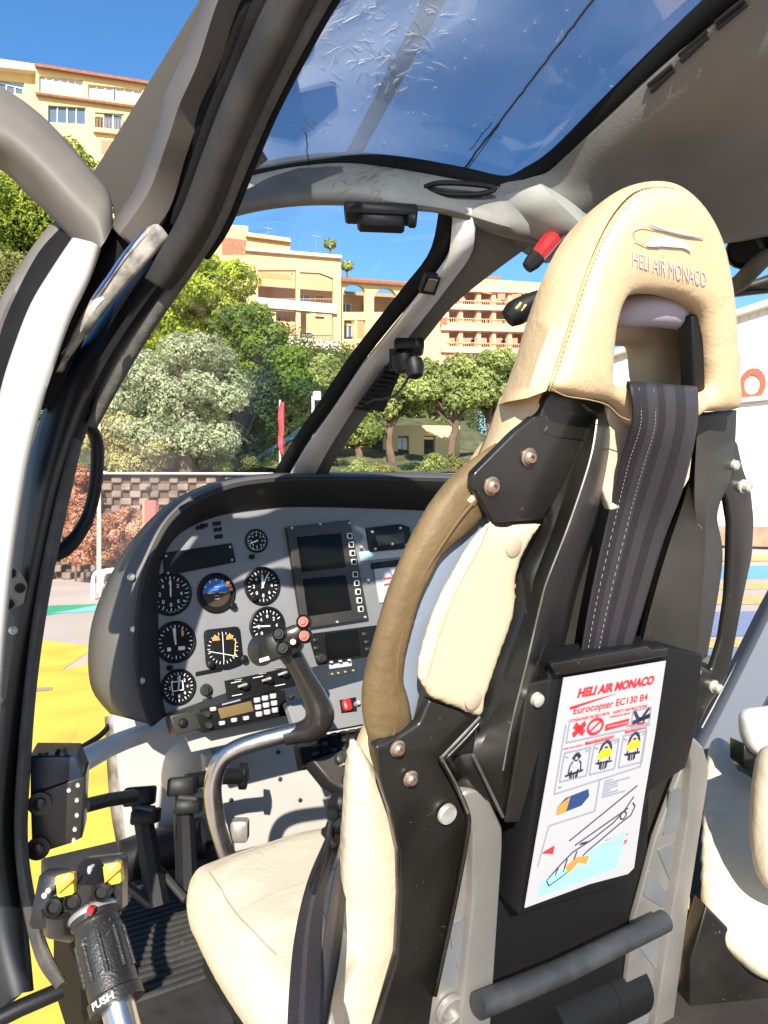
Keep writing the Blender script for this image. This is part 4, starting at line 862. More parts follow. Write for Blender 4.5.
mb = MB(); puff(mb, SF, fp, .012, .006, .012, .016, [], .012, 90); fp_ = mb.build('snap_flap', M['perf'], seat, label='perforated cream flap fastened with two snaps')
mb = MB(); pipe(mb, [S(x, y, .0175) for x, y in ((489,524),(478,550),(464,576),(450,606),(438,640),(428,676))], .0007, 5, n=40); mb.build('seam', M['seam'], fp_)
for x, y in ((513,547),(473,700)): mb = MB(); lathe(mb, S(x, y, .0175), SN, [(.0115,0),(.0112,.002),(.009,.0032),(.001,.0035)], 24); mb.build('snap', M['snap'], fp_)
# right rail
rr_ = [[(697,420,-.05),(692,480,-.05),(668,540,-.05),(650,600,-.05),(636,660,-.05)],
       [(699,414,.0),(694,480,.0),(672,545,-.01),(655,600,-.01),(641,655,-.01)],
       [(700,412,.004),(696,500,.010),(697,540,.012),(693,590,.012),(686,665,.010)],
       [(706,412,.006),(702,500,.014),(702,540,.016),(699,590,.016),(692,665,.014)],
       [(732,410,.0),(728,470,.0),(713,513,.0),(718,562,.0),(703,655,.0)],
       [(732,410,-.04),(728,470,-.04),(713,513,-.04),(718,562,-.04),(703,655,-.04)]]
mb = MB(); loft(mb, [[S(*q) for q in r] for r in rr_], 40); rr2 = mb.build('back_frame', M['shell'], seat, solid=.006, label='right black shell rail', angle=25)
mb = MB(); pipe(mb, [S(x, y, o+.001) for x, y, o in rr_[3]], .0012, 5, n=40); mb.build('ridge_highlight', M['worn'], rr2)  # highlight line of the right rail, laid on as a pale strip
ho = [(718,461),(726,448),(738,440),(744,468),(752,490),(755,520),(753,556),(744,598),(731,668),(720,690),(709,706),(698,729),(686,700),(690,672),(704,668),(712,672),(722,640),(728,600),(730,562),(731,525),(727,500),(722,490)]
hd_ = sp_('grab_handle', M['black'], ho, .0, .011, .004, .008)
for x, y in ((729,464),(742,486),(691,669),(713,686)):
    mb = MB(); lathe(mb, S(x, y, .0), SN, [(.010,0),(.010,.003),(.0075,.004),(.007,.012),(.005,.014)], 14); mb.build('bolt', M['boltw'], hd_)
# bib and shoulder strap
sp_('headrest_bib', M['cream2'], [(610,402),(600,482),(611,511),(640,505),(681,494),(690,479),(699,400)], .012, .012, .003, .003)
Lg = [(626,386,-.03),(627,381,.02),(631,387,.052),(633,423,.051),(621,461,.030),(610,510,.010),(591,597,.0),(580,664,-.004)]
Rg = [(690,390,-.03),(695,386,.02),(698,392,.052),(697,430,.050),(683,489,.026),(664,541,.010),(641,618,.0),(628,660,-.004)]
mb = MB(); N_ = 26; wave = lambda t: 0.0
cols = []
for i in range(N_+1):
    t = i/N_; cols.append([S(a[0]*(1-t)+b[0]*t, a[1]*(1-t)+b[1]*t, a[2]) for a, b in zip(Lg, Rg)])
mis = [1 if (6 <= i < 10 or 13 <= i < 17) else (1 if i >= 21 else 0) for i in range(N_)]
loft(mb, cols, 40, mis=mis); ss = mb.build('shoulder_strap', [M['strap'], M['strap2']], seat, solid=.002, label='black shoulder strap over the seat back')
mb = MB()
for t in (.12,.34):
    ps = cr([S(a[0]*(1-t)+b[0]*t, a[1]*(1-t)+b[1]*t, a[2]+.001) for a, b in zip(Lg[2:], Rg[2:])], 120)
    for i in range(0, 119, 2): pipe(mb, [ps[i], ps[i+1]], .0005, 4)
mb.build('stitching', M['stitch'], ss)
# card holder
sp_('holder_plate', M['black2'], [(550,665),(672,648),(703,655),(697,727),(686,768),(646,795),(630,882),(520,915)], .024, .05, .003)
sp_('holder_bracket', M['black'], [(528,684),(552,679),(548,720),(520,822),(507,823)], .026, .006, .002)
sp_('holder_lip', M['black'], [(550,664),(648,646),(652,650),(668,648),(668,656),(556,676)], .034, .008, .002)
for x, y in ((536,699),): mb = MB(); lathe(mb, S(x, y, .026), SN, [(.009,0),(.008,.006),(.004,.008)], 14); mb.build('bolt', M['boltw'], seat)
cdp = [(564,678),(666,661),(655,735),(643,805),(634,868),(628,874),(590,884),(525,908),(536,842),(549,768)]
mb = MB(); plate(mb, SF, cdp, .030, .0012, 0); card = mb.build('safety_card', M['paper'], seat, label='white safety card with red heading and figures')
cq = quad(S(525,908,.0308), S(633,872,.0308), S(666,661,.0308), S(564,678,.0308))
def cpoly(mb, pts, mi=0, z=0): mb.add([cq(x, y)+SN*z for x, y in pts], [tuple(range(len(pts)))], mi)
def cline(mb, pts, w=.004, mi=0, close=False, z=.0001):
    w = max(w*1.25, .0055)
    if close: pts = pts+[pts[0]]
    for a, b in zip(pts, pts[1:]):
        d = Vector((b[0]-a[0], (b[1]-a[1])*1.5)); d.normalize(); nx, ny = -d.y*w, d.x*w/1.5; cpoly(mb, [(a[0]-nx, a[1]-ny), (b[0]-nx, b[1]-ny), (b[0]+nx, b[1]+ny), (a[0]+nx, a[1]+ny)], mi, z)
def ctext(mb, s, x0, x1, y0, y1, mi=0, **k):
    k['bold'] = k.get('bold', 0)+.015
    text(mb, s, lambda u, v: cq(x0+(x1-x0)*u, y0+(y1-y0)*v)+SN*.0002, mi, **k)
mb = MB()
ctext(mb, 'HELI AIR MONACO', .15, .90, .905, .945, 0, bold=.035, shear=.15)
cpoly(mb, [(.10,.873),(.35,.886),(.55,.894),(.36,.880),(.10,.86)], 0)
ctext(mb, 'Eurocopter EC130 B4', .14, .86, .828, .868, 0, bold=-.004); ctext(mb, 'CONSIGNES DE SECURITE    SAFETY INSTRUCTIONS', .11, .87, .806, .818, 0)
cline(mb, [(.17,.745),(.27,.79)], .016); cline(mb, [(.17,.79),(.27,.745)], .016)
cline(mb, [(.37+.07*math.cos(a), .765+.032*math.sin(a)) for a in np.linspace(0, 2*math.pi, 22)], .008); cline(mb, [(.32,.745),(.42,.786)], .006)
cpoly(mb, [(.47,.735),(.70,.742),(.70,.77),(.47,.763)]); ctext(mb, 'Defense de fumer', .50, .70, .79, .80)
cpoly(mb, [(.30,.69),(.57,.694),(.57,.708),(.30,.704)]); cpoly(mb, [(.68,.703),(.90,.707),(.90,.725),(.68,.720)]); ctext(mb, 'gilet sauvetage', .10, .28, .688, .70); ctext(mb, 'ceinture', .68, .88, .732, .74)
cpoly(mb, [(.62,.155),(.88,.163),(.88,.182),(.62,.174)]); ctext(mb, 'sortie secours', .66, .88, .205, .215)
cpoly(mb, [(.06,.24),(.17,.26),(.17,.22)]); cpoly(mb, [(.30,.12),(.42,.12),(.36,.075)])
mb.build('red_lettering', M['redink'], card, smooth=False)
mb = MB()
for x0, x1, y, t_ in ((.49,.69,.748,'FUMER NON AUTORISE'),(.69,.89,.711,'GILET SOUS SIEGE'),(.32,.56,.698,'MISE EN PLACE'),(.63,.87,.166,'ISSUES DE SECOURS')): text(mb, t_, lambda u, v: cq(x0+(x1-x0)*u, y+.010*v)+SN*.0004, 0)
mb.build('white_lettering', M['paper'], card, smooth=False)
mb = MB(); 
cline(mb, [(.12,.80),(.12,.72),(.94,.72)], .003); cline(mb, [(.73,.80),(.92,.80),(.92,.73),(.73,.73)], .003, close=True); cline(mb, [(.74,.80),(.80,.755),(.92,.76)], .010, 1); cline(mb, [(.90,.80),(.84,.765)], .010, 1); cline(mb, [(.74,.745),(.92,.765)], .012, 1); cline(mb, [(.80,.735),(.86,.735),(.86,.76),(.80,.76)], .006, 1, True)
for i, x in enumerate((.12,.39,.67)):
    y = .55; cline(mb, [(x,y),(x+.24,y),(x+.24,y+.125+.01*i),(x,y+.125+.01*i)], .003, close=True)
cline(mb, [(.09,.80),(.09,.50),(.90,.53),(.90,.72)], .003); cline(mb, [(.09,.36),(.50,.37),(.50,.52)], .003); cline(mb, [(.09,.36),(.05,.18)], .003)
for i, x in enumerate((.24,.51,.79)):
    y0 = .60+.01*i
    # body outline
    cline(mb, [(x-.018,y0+.045),(x,y0+.052),(x+.018,y0+.045),(x+.014,y0+.03),(x-.014,y0+.03)], .003, 1, True)
    cline(mb, [(x-.03,y0+.028),(x-.05,y0+.012),(x-.055,y0-.02),(x-.02,y0-.022),(x-.02,y0-.05)], .003, 1); cline(mb, [(x+.03,y0+.028),(x+.05,y0+.012),(x+.055,y0-.02),(x+.02,y0-.022),(x+.02,y0-.05)], .003, 1)
    cline(mb, [(x,y0-.022),(x,y0-.05)], .003, 1); cline(mb, [(x-.11,y0+.06),(x-.075,y0+.05)], .002); cline(mb, [(x+.075,y0+.06),(x+.11,y0+.065)], .002)
    if i: cline(mb, [(x-.055,y0+.028),(x-.04,y0+.062),(x,y0+.078),(x+.04,y0+.062),(x+.055,y0+.028)], .009, 1)
    else: cline(mb, [(x-.035,y0+.04),(x,y0+.062),(x+.035,y0+.04)], .010, 1)
    cline(mb, [(x-.03,y0-.01),(x-.035,y0-.045)], .005, 1); cline(mb, [(x+.03,y0-.01),(x+.03,y0-.045)], .005, 1); cline(mb, [(x-.08,y0-.03 if i == 0 else y0-.015),(x+.08,y0-.02)], .006 if i != 1 else .002, 1)
cline(mb, [(.15,.10),(.26,.16),(.35,.20),(.52,.235),(.70,.285),(.80,.33),(.88,.39)], .004, 1); cline(mb, [(.15,.10),(.18,.07),(.30,.10),(.40,.135),(.48,.18),(.80,.28),(.88,.30),(.91,.34),(.88,.36)], .004, 1)
cline(mb, [(.36,.23),(.84,.34)], .003, 1); cline(mb, [(.30,.26),(.90,.44)], .0025, 1); cline(mb, [(.22,.11),(.24,.15)], .004, 1); cline(mb, [(.29,.115),(.31,.175)], .004, 1); cline(mb, [(.36,.13),(.39,.20)], .004, 1); cline(mb, [(.80+.03*math.cos(a), .31+.018*math.sin(a)) for a in np.linspace(0, 6.3, 14)], .004, 1)
cpoly(mb, [(.40,.225),(.46,.222),(.50,.232),(.42,.235)], 1)
for k in range(7): cline(mb, [(.55,.50-k*.012),(.62+.22*rr.random(),.502-k*.012)], .0015, 0)
for k in range(5): cline(mb, [(.12,.525-k*.0),(.14,.525)], .0015, 0)
mb.build('line_print', [M['line'], M['ink']], card, smooth=False)
mb = MB()
for i, x in ((1,.51),(2,.79)):
    y0 = .60+.01*i; cpoly(mb, [(x-.065,y0),(x+.065,y0+.004),(x+.055,y0+.035),(x+.02,y0+.05),(x,y0+.03),(x-.02,y0+.05),(x-.055,y0+.035)], 0, .0002)
cpoly(mb, [(.22,.60),(.26,.60),(.27,.64),(.24,.65),(.21,.64)], 4)
cpoly(mb, [(.14,.40),(.36,.415),(.42,.45),(.40,.485),(.20,.47),(.14,.44)], 1, .0002); cpoly(mb, [(.14,.40),(.22,.405),(.24,.47),(.14,.44)], 3, .0003)
cpoly(mb, [(.10,.03),(.82,.05),(.86,.24),(.10,.10)], 2, .00005); cpoly(mb, [(.34,.10),(.42,.14),(.50,.12),(.52,.16),(.40,.17),(.30,.14)], 3, .0003)
mb.build('colour_picture', [M['yink'], M['navy'], M['cyan'], M['orink'], M['paper']], card, smooth=False)
# below card: black box and legs
sp_('lower_shell', M['black2'], [(505,830),(520,905),(620,870),(650,790),(648,850),(634,900),(628,960),(614,1050),(488,1050),(500,900)], -.03, .04, .004)
lg = sp_('leg', M['alu'], [(462,795),(470,790),(480,790),(490,800),(503,829),(503,849),(490,1045),(458,1045),(473,900),(473,836),(468,815)], .0, .03, .004, .006)
mb = MB(); plate(mb, SF, [(466,836),(475,840),(474,900),(464,1045),(424,1045),(434,997),(456,900)], -.014, .012, .002, mi=0); 
for q in ([(450,925),(462,919),(468,925),(466,972),(462,980),(452,950)], [(438,950),(446,932),(452,950),(462,982),(458,990),(446,985),(436,975)]): plate(mb, SF, q, -.012, .004, 0, mi=1)
lathe(mb, S(449,1008,-.012), SN, [(.022,0),(.022,.006),(.018,.008),(.015,.006),(.015,-.003),(.001,-.003)], 26, mi=0); lathe(mb, S(462,981,-.012), SN, [(.005,0),(.004,.003),(.002,.001)], 14, mi=1)
mb.build('leg_web', [M['alu'], M['alud']], lg)
lg2 = sp_('leg', M['alu'], [(688,742),(695,738),(704,748),(709,765),(708,785),(690,900),(671,1045),(652,1045),(668,940),(688,820),(692,770)], -.004, .03, .004, .006)
mb = MB(); plate(mb, SF, [(684,763),(692,768),(689,820),(669,940),(655,1045),(620,1045),(634,920),(645,880),(656,838)], -.020, .01, .002)
for q in ([(672,790),(686,786),(682,828),(663,836)], [(658,850),(676,842),(676,884),(670,880)], [(650,870),(672,900),(664,908),(644,896)], [(640,925),(655,922),(666,945),(660,975),(634,940)], [(630,985),(655,985),(648,1040),(624,1040)]): plate(mb, SF, q, -.018, .004, 0, r=.006, mi=1)
lathe(mb, S(675,893,-.018), SN, [(.006,0),(.005,.003),(.002,.001)], 14, mi=1); lathe(mb, S(685,787,-.018), SN, [(.004,0),(.004,.006)], 10, mi=1)
mb.build('leg_web', [M['alu'], M['alud']], lg2)
mb = MB(); pipe(mb, [S(478,1006,.02), S(560,972,.02), S(664,921,.02)], .0165, 24); mb.build('cross_bar', mat('bar_paint', (.05,.053,.056), .45, metal=.2, var=.4, vscale=20), seat)
mb = MB(); pipe(mb, [S(545,1026,-.04), S(632,985,-.04)], .045, 28); pipe(mb, [S(600,1000,-.04), S(604,998,-.04)], .0462, 28); mb.build('inflation_bottle', M['black2'], seat)
# seat cushion
CF = Frame(HL(.58, .86, -.50), RV, FV, ZV)
def cfuv(x, y): q = CF.uv(x, y, .0); return q
cs = [(-.245,.17),(-.20,.20),(0,.212),(.2,.20),(.25,.16),(.26,-.0),(.24,-.06),(-.10,-.07),(-.17,-.10),(-.20,-.19),(-.245,-.20),(-.262,-.10),(-.262,.05)]
def wrp(a, b): return -.012*math.exp(-((a)/.10)**2)-.006*math.exp(-((b-.03)/.05)**2)
mb = MB(); puff_uv(mb, CF, [(p.x, p.y) for p in cr([(a, b, 0) for a, b in cs], 90, True)], -.05, .06, .07, .06, (), .014, warp=None)
cu2 = mb.build('seat_cushion', M['cream2'], seat)
mb = MB()
bpy.context.view_layer.update(); bvc = BVHTree.FromObject(cu2, bpy.context.evaluated_depsgraph_get())
def groove(pts):
    out = []
    for q in cr([CF.at(a, b, .15) for a, b, z in pts], 60):
        h_ = bvc.ray_cast(q, -ZV)
        if h_[0]: out.append(h_[0]+ZV*.0002)
    if len(out) > 3: pipe(mb, out, .0008, 6)
groove([(-.222,.14,.0095),(-.232,.0,.0085),(-.225,-.09,.0085)]); groove([(-.222,.14,.0095),(-.14,.165,.0085),(.10,.175,.0085)]); groove([(-.15,-.09,.0104),(-.14,-.05,.0104),(-.12,.02,.0104),(.1,.05,.0104),(.2,.05,.0104)]); groove([(-.235,.01,.007),(-.18,.015,.0104),(-.12,.02,.0104)])
mb.build('seam', M['seam'], cu2)
mb = MB(); obox(mb, CF.at(0,.075,-.13), RV, FV, ZV, .225,.10,.04, bev=.02); obox(mb, CF.at(-.15,.07,-.26), RV, FV, ZV, .015,.08,.12, bev=.005); mb.build('seat_pan', M['matte'], seat)
# lap belt with buckle
bl_ = [(350,800,1.02),(338,812,.98),(325,840,.93),(308,880,.86),(296,930,.79),(290,985,.725),(287,1050,.67)]; br_ = [(362,800,1.02),(352,830,.97),(347,880,.92),(343,930,.87),(332,985,.82),(324,1050,.78)]
mb = MB(); N2 = 12; L1 = cr(px3(*bl_), 40); L2 = cr([P(*q) for q in [(350,812,1.0),(338,850,.95),(326,890,.87),(322,930,.81),(322,985,.745),(320,1050,.69)]], 40)
cols = [[a.lerp(b, i/N2)+Vector((0, -.006*math.sin(math.pi*i/N2), 0)) for a, b in zip(L1, L2)] for i in range(N2+1)]
loft(mb, cols, 40, mis=[0,0,0,0,1,1,0,0,0,0,0,0]); lb = mb.build('lap_belt', [M['strap'], M['strap2']], seat, solid=.002, label='black lap belt hanging over the cushion')
mb = MB(); L1 = px3((352,808,.99),(346,840,.95),(334,880,.90),(326,930,.82),(320,985,.76),(316,1050,.70)); L2 = px3((358,815,1.0),(353,860,.96),(346,900,.91),(341,950,.83),(332,1000,.77),(322,1050,.71))
loft(mb, [L1, [a.lerp(b, .5)-Vector((0,.004,0)) for a, b in zip(L1, L2)], L2], 30, mis=[1,0]); mb.build('belt_fold', [M['strap'], M['strap2']], lb, solid=.002)
mb = MB()
pipe(mb, px3((330,822,.92),(328,836,.91),(334,846,.90)), [.004,.005,.004], 10, n=14); obox(mb, P(346,812,.97), (.8,-.2,.5), (-.5,0,.8), (0,-1,0), .022,.010,.008, bev=.003); obox(mb, P(340,824,.95), (.8,-.2,.6), (-.6,0,.8), (0,-1,0), .028,.007,.006, bev=.003); lathe(mb, P(336,803,.98), (.6,-.6,.3), [(.012,0),(.013,.006),(.013,.02),(.009,.024)], 18); pipe(mb, px3((342,796,.99),(336,806,.98),(332,815,.96)), [.01,.012,.008], 10, n=10); pipe(mb, px3((328,838,.9),(322,862,.88),(316,880,.86),(309,905,.84),(306,918,.83)), [.003,.004,.0045,.004,.003], 8, n=30)
mb.build('buckle', M['black2'], lb)
# ============================================================ PASSENGER SEAT (far right)
ps = empty('passenger_seat', tuple(HL(1.55, 1.25, -.90)), 'pale leather passenger seat at the right edge, half hidden by the pilot seat leg', 'seat', 'cabin seats')
G1 = Frame(P(740,830,1.45), RV, (ZV*.45+FV*.9).normalized(), (ZV*.9-FV*.45).normalized())
mb = MB(); puff(mb, Frame(P(740,850,1.5), Vector((1,.2,0)), Vector((-.05,.75,.66)).normalized(), Vector((.1,-.66,.75)).normalized()), [(702,742),(722,748),(745,770),(770,785),(840,800),(850,985),(790,980),(752,958),(718,925),(702,890),(698,800)], 0, .03, .05, .04, (), .016, 60); mb.build('seat_cushion', M['cream2'], ps)
mb = MB(); pf = vframe(740,1.32,800,1.32); puff(mb, pf, [(757,775),(760,760),(775,745),(840,740),(850,900),(800,905),(768,890),(756,868),(752,830),(754,795)], 0, .04, .05, .04, (), .02, 50); mb.build('side_bolster', M['cream2'], ps)
mb = MB(); puff(mb, vframe(740,1.5,800,1.5), [(741,722),(745,712),(760,708),(800,706),(830,740),(800,765),(760,757),(745,745)], 0, .04, .05, .035, (), .02, 50); mb.build('armrest', M['white'], ps)
mb = MB(); plate(mb, vframe(740,1.5,800,1.52), [(744,744),(800,765),(800,800),(752,778),(744,765)], 0, .05, .005); plate(mb, vframe(700,1.35,800,1.38), [(706,905),(760,960),(860,985),(860,1060),(690,1060),(690,960)], 0, .04, .005); mb.build('seat_frame', M['black'], ps)
mb = MB(); pipe(mb, px3((712,1000,1.5),(760,950,1.45),(800,930,1.4)), .009, 10); mb.build('linkage', M['shell'], ps)
# far side window pillar and lower frames
mb = MB(); loft(mb, [px3((790,565,1.9),(768,605,1.9),(740,660,1.9),(700,735,1.9),(670,790,1.9)), px3((796,575,1.86),(772,618,1.86),(745,672,1.86),(708,744,1.86),(680,795,1.86)), px3((820,590,1.86),(790,640,1.86),(762,690,1.86),(732,750,1.86),(700,810,1.86)), px3((824,600,1.92),(794,646,1.92),(766,698,1.92),(738,752,1.92),(700,815,1.92))], 20); mb.build('side_pillar', mat('side_pillar_paint', (.12,.135,.165), .5), heli, solid=.02, label='grey diagonal pillar behind the far seat')
mb = MB(); pipe(mb, px3((774,600,1.88),(742,654,1.88),(702,728,1.88)), .003, 8); mb.build('pillar_edge', M['alu'], heli)
mb = MB(); plate(mb, vframe(700,2.05,800,2.1), [(700,660),(716,668),(722,685),(706,712),(690,730),(680,700)], 0, .03, .005); plate(mb, vframe(700,1.97,800,1.97), [(768,640),(820,600),(820,760),(740,765),(736,740),(756,690)], -.03, .03, .003); mb.build('door_latch_box', M['black2'], heli)
hbox('far_side_wall', 2.3, 2.36, -.3, 2.0, -.95, -.50, M['head'], label='grey lower side wall behind the passenger seat')
# ============================================================ GROUND AND HILL
def asphalt(name, c1, c2, sc):
    return mat(name, c1, .85, var=.3, col2=c2, vscale=sc, bump=.3, bscale=40)
mb = MB(); mb.add([(-400,-200,0),(400,-200,0),(400,900,0),(-400,900,0)], [(0,1,2,3)]); g = mb.build('ground', asphalt('apron_concrete', (.52,.425,.37), (.44,.365,.32), .5), None, smooth=False); props(g, kind='structure')
def gq(x, y): d = H*F/(y-512); return (x-384)/F*d, d
def paint(name, poly, m, z, world=False):
    mb = MB(); v = [(p[0], p[1], z) for p in (poly if world else [gq(*q) for q in poly])]; mb.add(v, [tuple(range(len(v)))]); o = mb.build(name, m, None, smooth=False); return props(o, kind='structure')
ypaint = mat('yellow_ground_paint', (.80,.57,.07), .75, var=.22, vscale=2.2, scratch=3, bump=.1, bscale=30)
paint('painted_yellow_area', [(-8,8.6),(-3.9,8.6),(-3.2,8.2),(-3.05,7.0),(-2.6,7.9),(1.2,8.4),(1.6,1.4),(-8,1.4)], ypaint, .004, True)
paint('painted_green_stripe', [(-40,618),(44,606),(130,603),(44,616),(-40,630)], mat('green_ground_paint', (.03,.38,.19), .7, var=.2), .004)
paint('painted_blue_stripe', [(50,614),(112,603),(300,596),(300,606),(110,611)], mat('blue_ground_paint', (.18,.62,.75), .7, var=.2), .006)
paint('painted_grey_mark', [(30,689),(52,688),(52,691),(30,693)], mat('grey_ground_paint', (.35,.3,.2), .8), .010)
yl = mat('stripe_yellow', (.72,.50,.17), .75, var=.35); bl2 = mat('stripe_blue', (.13,.42,.68), .7, var=.2); shd = mat('shadow_slate', (.20,.25,.38), .7, var=.2)  # slate tone stands for bluish shadows lying on the apron
for i, (a, b, m, nm) in enumerate(((566,578,bl2,'painted_blue_stripe'),(583,589,yl,'painted_yellow_stripe'),(596,604,yl,'painted_yellow_stripe'),(612,636,shd,'painted_shadow_area'),(650,700,shd,'painted_shadow_area'),(640,648,yl,'painted_yellow_stripe'),(556,561,yl,'painted_yellow_stripe'))):
    paint(nm, [(560,a+3),(1100,a-6),(1100,b-4),(560,b+3)], m, .004+i*.002)
def hz(x, y):
    """height of the hillside"""
    t = max(0, min(1, (y-17.5)/45)); left = max(0, min(1, (-x-9)/20)); mid = max(0, min(1, (14-x)/30))
    z = 2.35+t**1.1*(7+9*mid+14*left)
    if x > 4: z *= max(0.0, 1-(x-4)/3) if y < 40 else max(0, min(1, 1-(x-4)/3+(y-40)/20))
    return z
mb = MB(); nx, ny = 60, 30; v = []
for j in range(ny+1):
    for i in range(nx+1):
        x = -70+i*130/nx; y = 17.3+j*75/ny; v.append((x, y, hz(x, y)+(.25*math.sin(x*1.3+y) if hz(x, y) > .8 else -1.5)))
mb.add(v, [(j*(nx+1)+i, j*(nx+1)+i+1, (j+1)*(nx+1)+i+1, (j+1)*(nx+1)+i) for j in range(ny) for i in range(nx)])
hill = mb.build('hill', mat('hill_scrub', (.13,.12,.05), .95, col2=(.04,.055,.02), vscale=2.5, bump=1, bscale=3), None); props(hill, kind='structure')
# block retaining wall
wf = vframe(0, 16.4, 384, 16.9); mb = MB()
wlen = 15; base = wf.O-wf.A*4; wn = wf.N; bw, bh = .42, .165; rows = 14
c0 = base.copy(); c0.z = 0
obox(mb, c0+wf.A*wlen/2+ZV*1.16-wn*.35, wf.A, ZV, wn, wlen/2, 1.16, .2, mi=1)
rb = random.Random(11)
for r in range(rows):
    for k in range(int(wlen/bw)):
        x = (k+.5*(r % 2))*bw; h_ = bh*.5-.006; w_ = bw*(.27+rb.uniform(-.05,.04))
        obox(mb, c0+wf.A*x+ZV*(bh*(r+.5))-wn*(.02+r*.012+rb.uniform(0,.03)), wf.A, ZV, wn, w_, h_, .14, mi=0, bev=.02)
o = mb.build('retaining_wall', [mat('wall_block', (.28,.205,.16), .9, var=.55, vscale=2.5, bump=.6, bscale=20), mat('wall_recess', (.10,.065,.05), .95, bump=.5, bscale=20)], None, smooth=False)
props(o, 'brown staggered block retaining wall at the foot of the wooded hill', 'wall')
mb = MB(); obox(mb, c0+wf.A*wlen/2+ZV*2.36-wn*.15, wf.A, ZV, wn, wlen/2, .03, .22, bev=.01); mb.build('coping', M['alu'], o)
# ---- foliage
leaf_cache = {}
def leaves(mb, blobs, n, size, seedv, hollow=.72, flat=1.0, mi=0):
    r = np.random.RandomState(seedv); vol = np.array([b[3]*b[4]*b[5] for b in blobs])**.66; vol /= vol.sum(); V = []; Fc = []
    k = len(mb.v)
    for b, q in zip(blobs, vol):
        m = int(n*1.9*q)+3
        d = r.normal(size=(m, 3)); d /= np.linalg.norm(d, axis=1)[:, None]; rad = hollow+(1-hollow)*r.rand(m)**.5; 
        c = np.array(b[:3])+d*rad[:, None]*np.array(b[3:6])*(1+.16*np.sin(d[:, :1]*9+b[0])*np.cos(d[:, 2:3]*8))
        nn = d+r.normal(size=(m, 3))*.55; nn /= np.linalg.norm(nn, axis=1)[:, None]
        u = np.cross(nn, r.normal(size=(m, 3))); u /= np.linalg.norm(u, axis=1)[:, None]; w = np.cross(nn, u)
        s = size*.74*(.4+1.1*r.rand(m)**1.5)[:, None]
        P4 = np.stack([c+u*s, c+w*s*.55*flat, c-u*s, c-w*s*.55*flat], 1).reshape(-1, 3)
        base_ = len(mb.v); mb.v += [tuple(x) for x in P4]; mb.f += [(base_+4*i, base_+4*i+1, base_+4*i+2, base_+4*i+3) for i in range(m)]; mb.m += [mi]*m
    return mb
def clump(px, py, d, rx, rz, n, sub, seedv, ry=None):
    """many sub-blobs filling an ellipse of the given pixel half-size"""
    r = random.Random(seedv); c = P(px, py, d); s = d/F; out = []
    for i in range(n):
        a = r.uniform(0, 2*math.pi); q = math.sqrt(r.random())*.84; b = r.uniform(-1, 1)*math.sqrt(max(0, 1-q*q))*.7
        w = sub*r.uniform(.7, 1.3)*s
        out.append((c.x+math.cos(a)*q*rx*s, c.y+b*(ry or rx)*s, c.z+math.sin(a)*q*rz*s, w, w, w*.8))
    out.append((c.x, c.y, c.z, rx*s*.6, rx*s*.5, rz*s*.6))
    return out
MT = mat('bark', (.16,.105,.07), .9, var=.4, vscale=4, bump=.6, bscale=12)
def tree(name, label, cat, blobs, lm, n, size, seedv, trunk=None, group='trees on the hillside', limbs=5, tr=.12):
    cx = sum(b[0] for b in blobs)/len(blobs); cy = sum(b[1] for b in blobs)/len(blobs); zmin = min(b[2]-b[5] for b in blobs); zc = sum(b[2] for b in blobs)/len(blobs)
    bz = trunk if trunk is not None else (hz(cx, cy) if cy > 17.3 else 0)
    t = empty(name, (cx, cy, bz), label, cat, group)
    mb = MB(); leaves(mb, blobs, n, size, seedv); mb.build('crown', lm, t, smooth=False)
    mb = MB(); r = random.Random(seedv); base_ = Vector((cx, cy, min(bz, zc)-.2)); top = Vector((cx+r.uniform(-.2,.2), cy, zc))
    fork = base_.lerp(top, .6)+Vector((r.uniform(-.2,.2), 0, 0)); pipe(mb, [base_, base_.lerp(fork,.5)+Vector((r.uniform(-.1,.1),0,0)), fork, top], [tr, tr*.8, tr*.65, tr*.3], 8, n=10)
    for i in range(limbs):
        b = blobs[r.randrange(len(blobs))]; e = Vector(b[:3]); m_ = fork.lerp(e, .5)+Vector((0,0,-.1)); pipe(mb, [fork.lerp(base_, r.uniform(0,.25)), m_, e], [tr*.45, tr*.3, tr*.12], 6, n=8)
    mb.build('trunk', MT, t); return t
L_br = leafmat('leaf_bright', (.16,.26,.02), (.55,.60,.05), 1.5); L_dk = leafmat('leaf_dark', (.012,.035,.012), (.035,.075,.02), 1.0)
L_si = leafmat('leaf_silver', (.19,.25,.12), (.52,.56,.34), 1.6); L_pi = leafmat('leaf_pine', (.14,.19,.05), (.42,.47,.15), 1.2); L_rd = leafmat('leaf_red', (.28,.10,.05), (.62,.33,.20), 3)
L_ol = leafmat('leaf_olive', (.10,.11,.03), (.30,.28,.08), 1.3)
tree('silver_shrub', 'large rounded silver green shrub above the block wall', 'shrub', clump(178,398,17.6,72,74,42,20,1), L_si, 30000, .055, 1, tr=.2)
tree('silver_shrub', 'yellowish lower shrub left of the big silver shrub, beside the pole', 'shrub', clump(128,440,17.2,44,38,22,15,2), leafmat('leaf_yellowgrey', (.26,.24,.08), (.60,.54,.24), 1.6), 12000, .05, 2, tr=.1)
tree('broadleaf_tree', 'bright yellow green tree behind the silver shrub', 'tree', clump(200,292,30,52,46,26,18,3)+clump(160,330,30,40,36,10,18,31), L_br, 26000, .10, 3, tr=.25)
tree('pine_tree', 'dark green pine in front of the cream apartment block', 'tree', clump(250,345,27,36,44,22,16,4)+clump(284,385,26,30,34,12,14,5), leafmat('leaf_midgreen', (.05,.11,.015), (.20,.29,.04), 1.4), 22000, .09, 4, tr=.2)
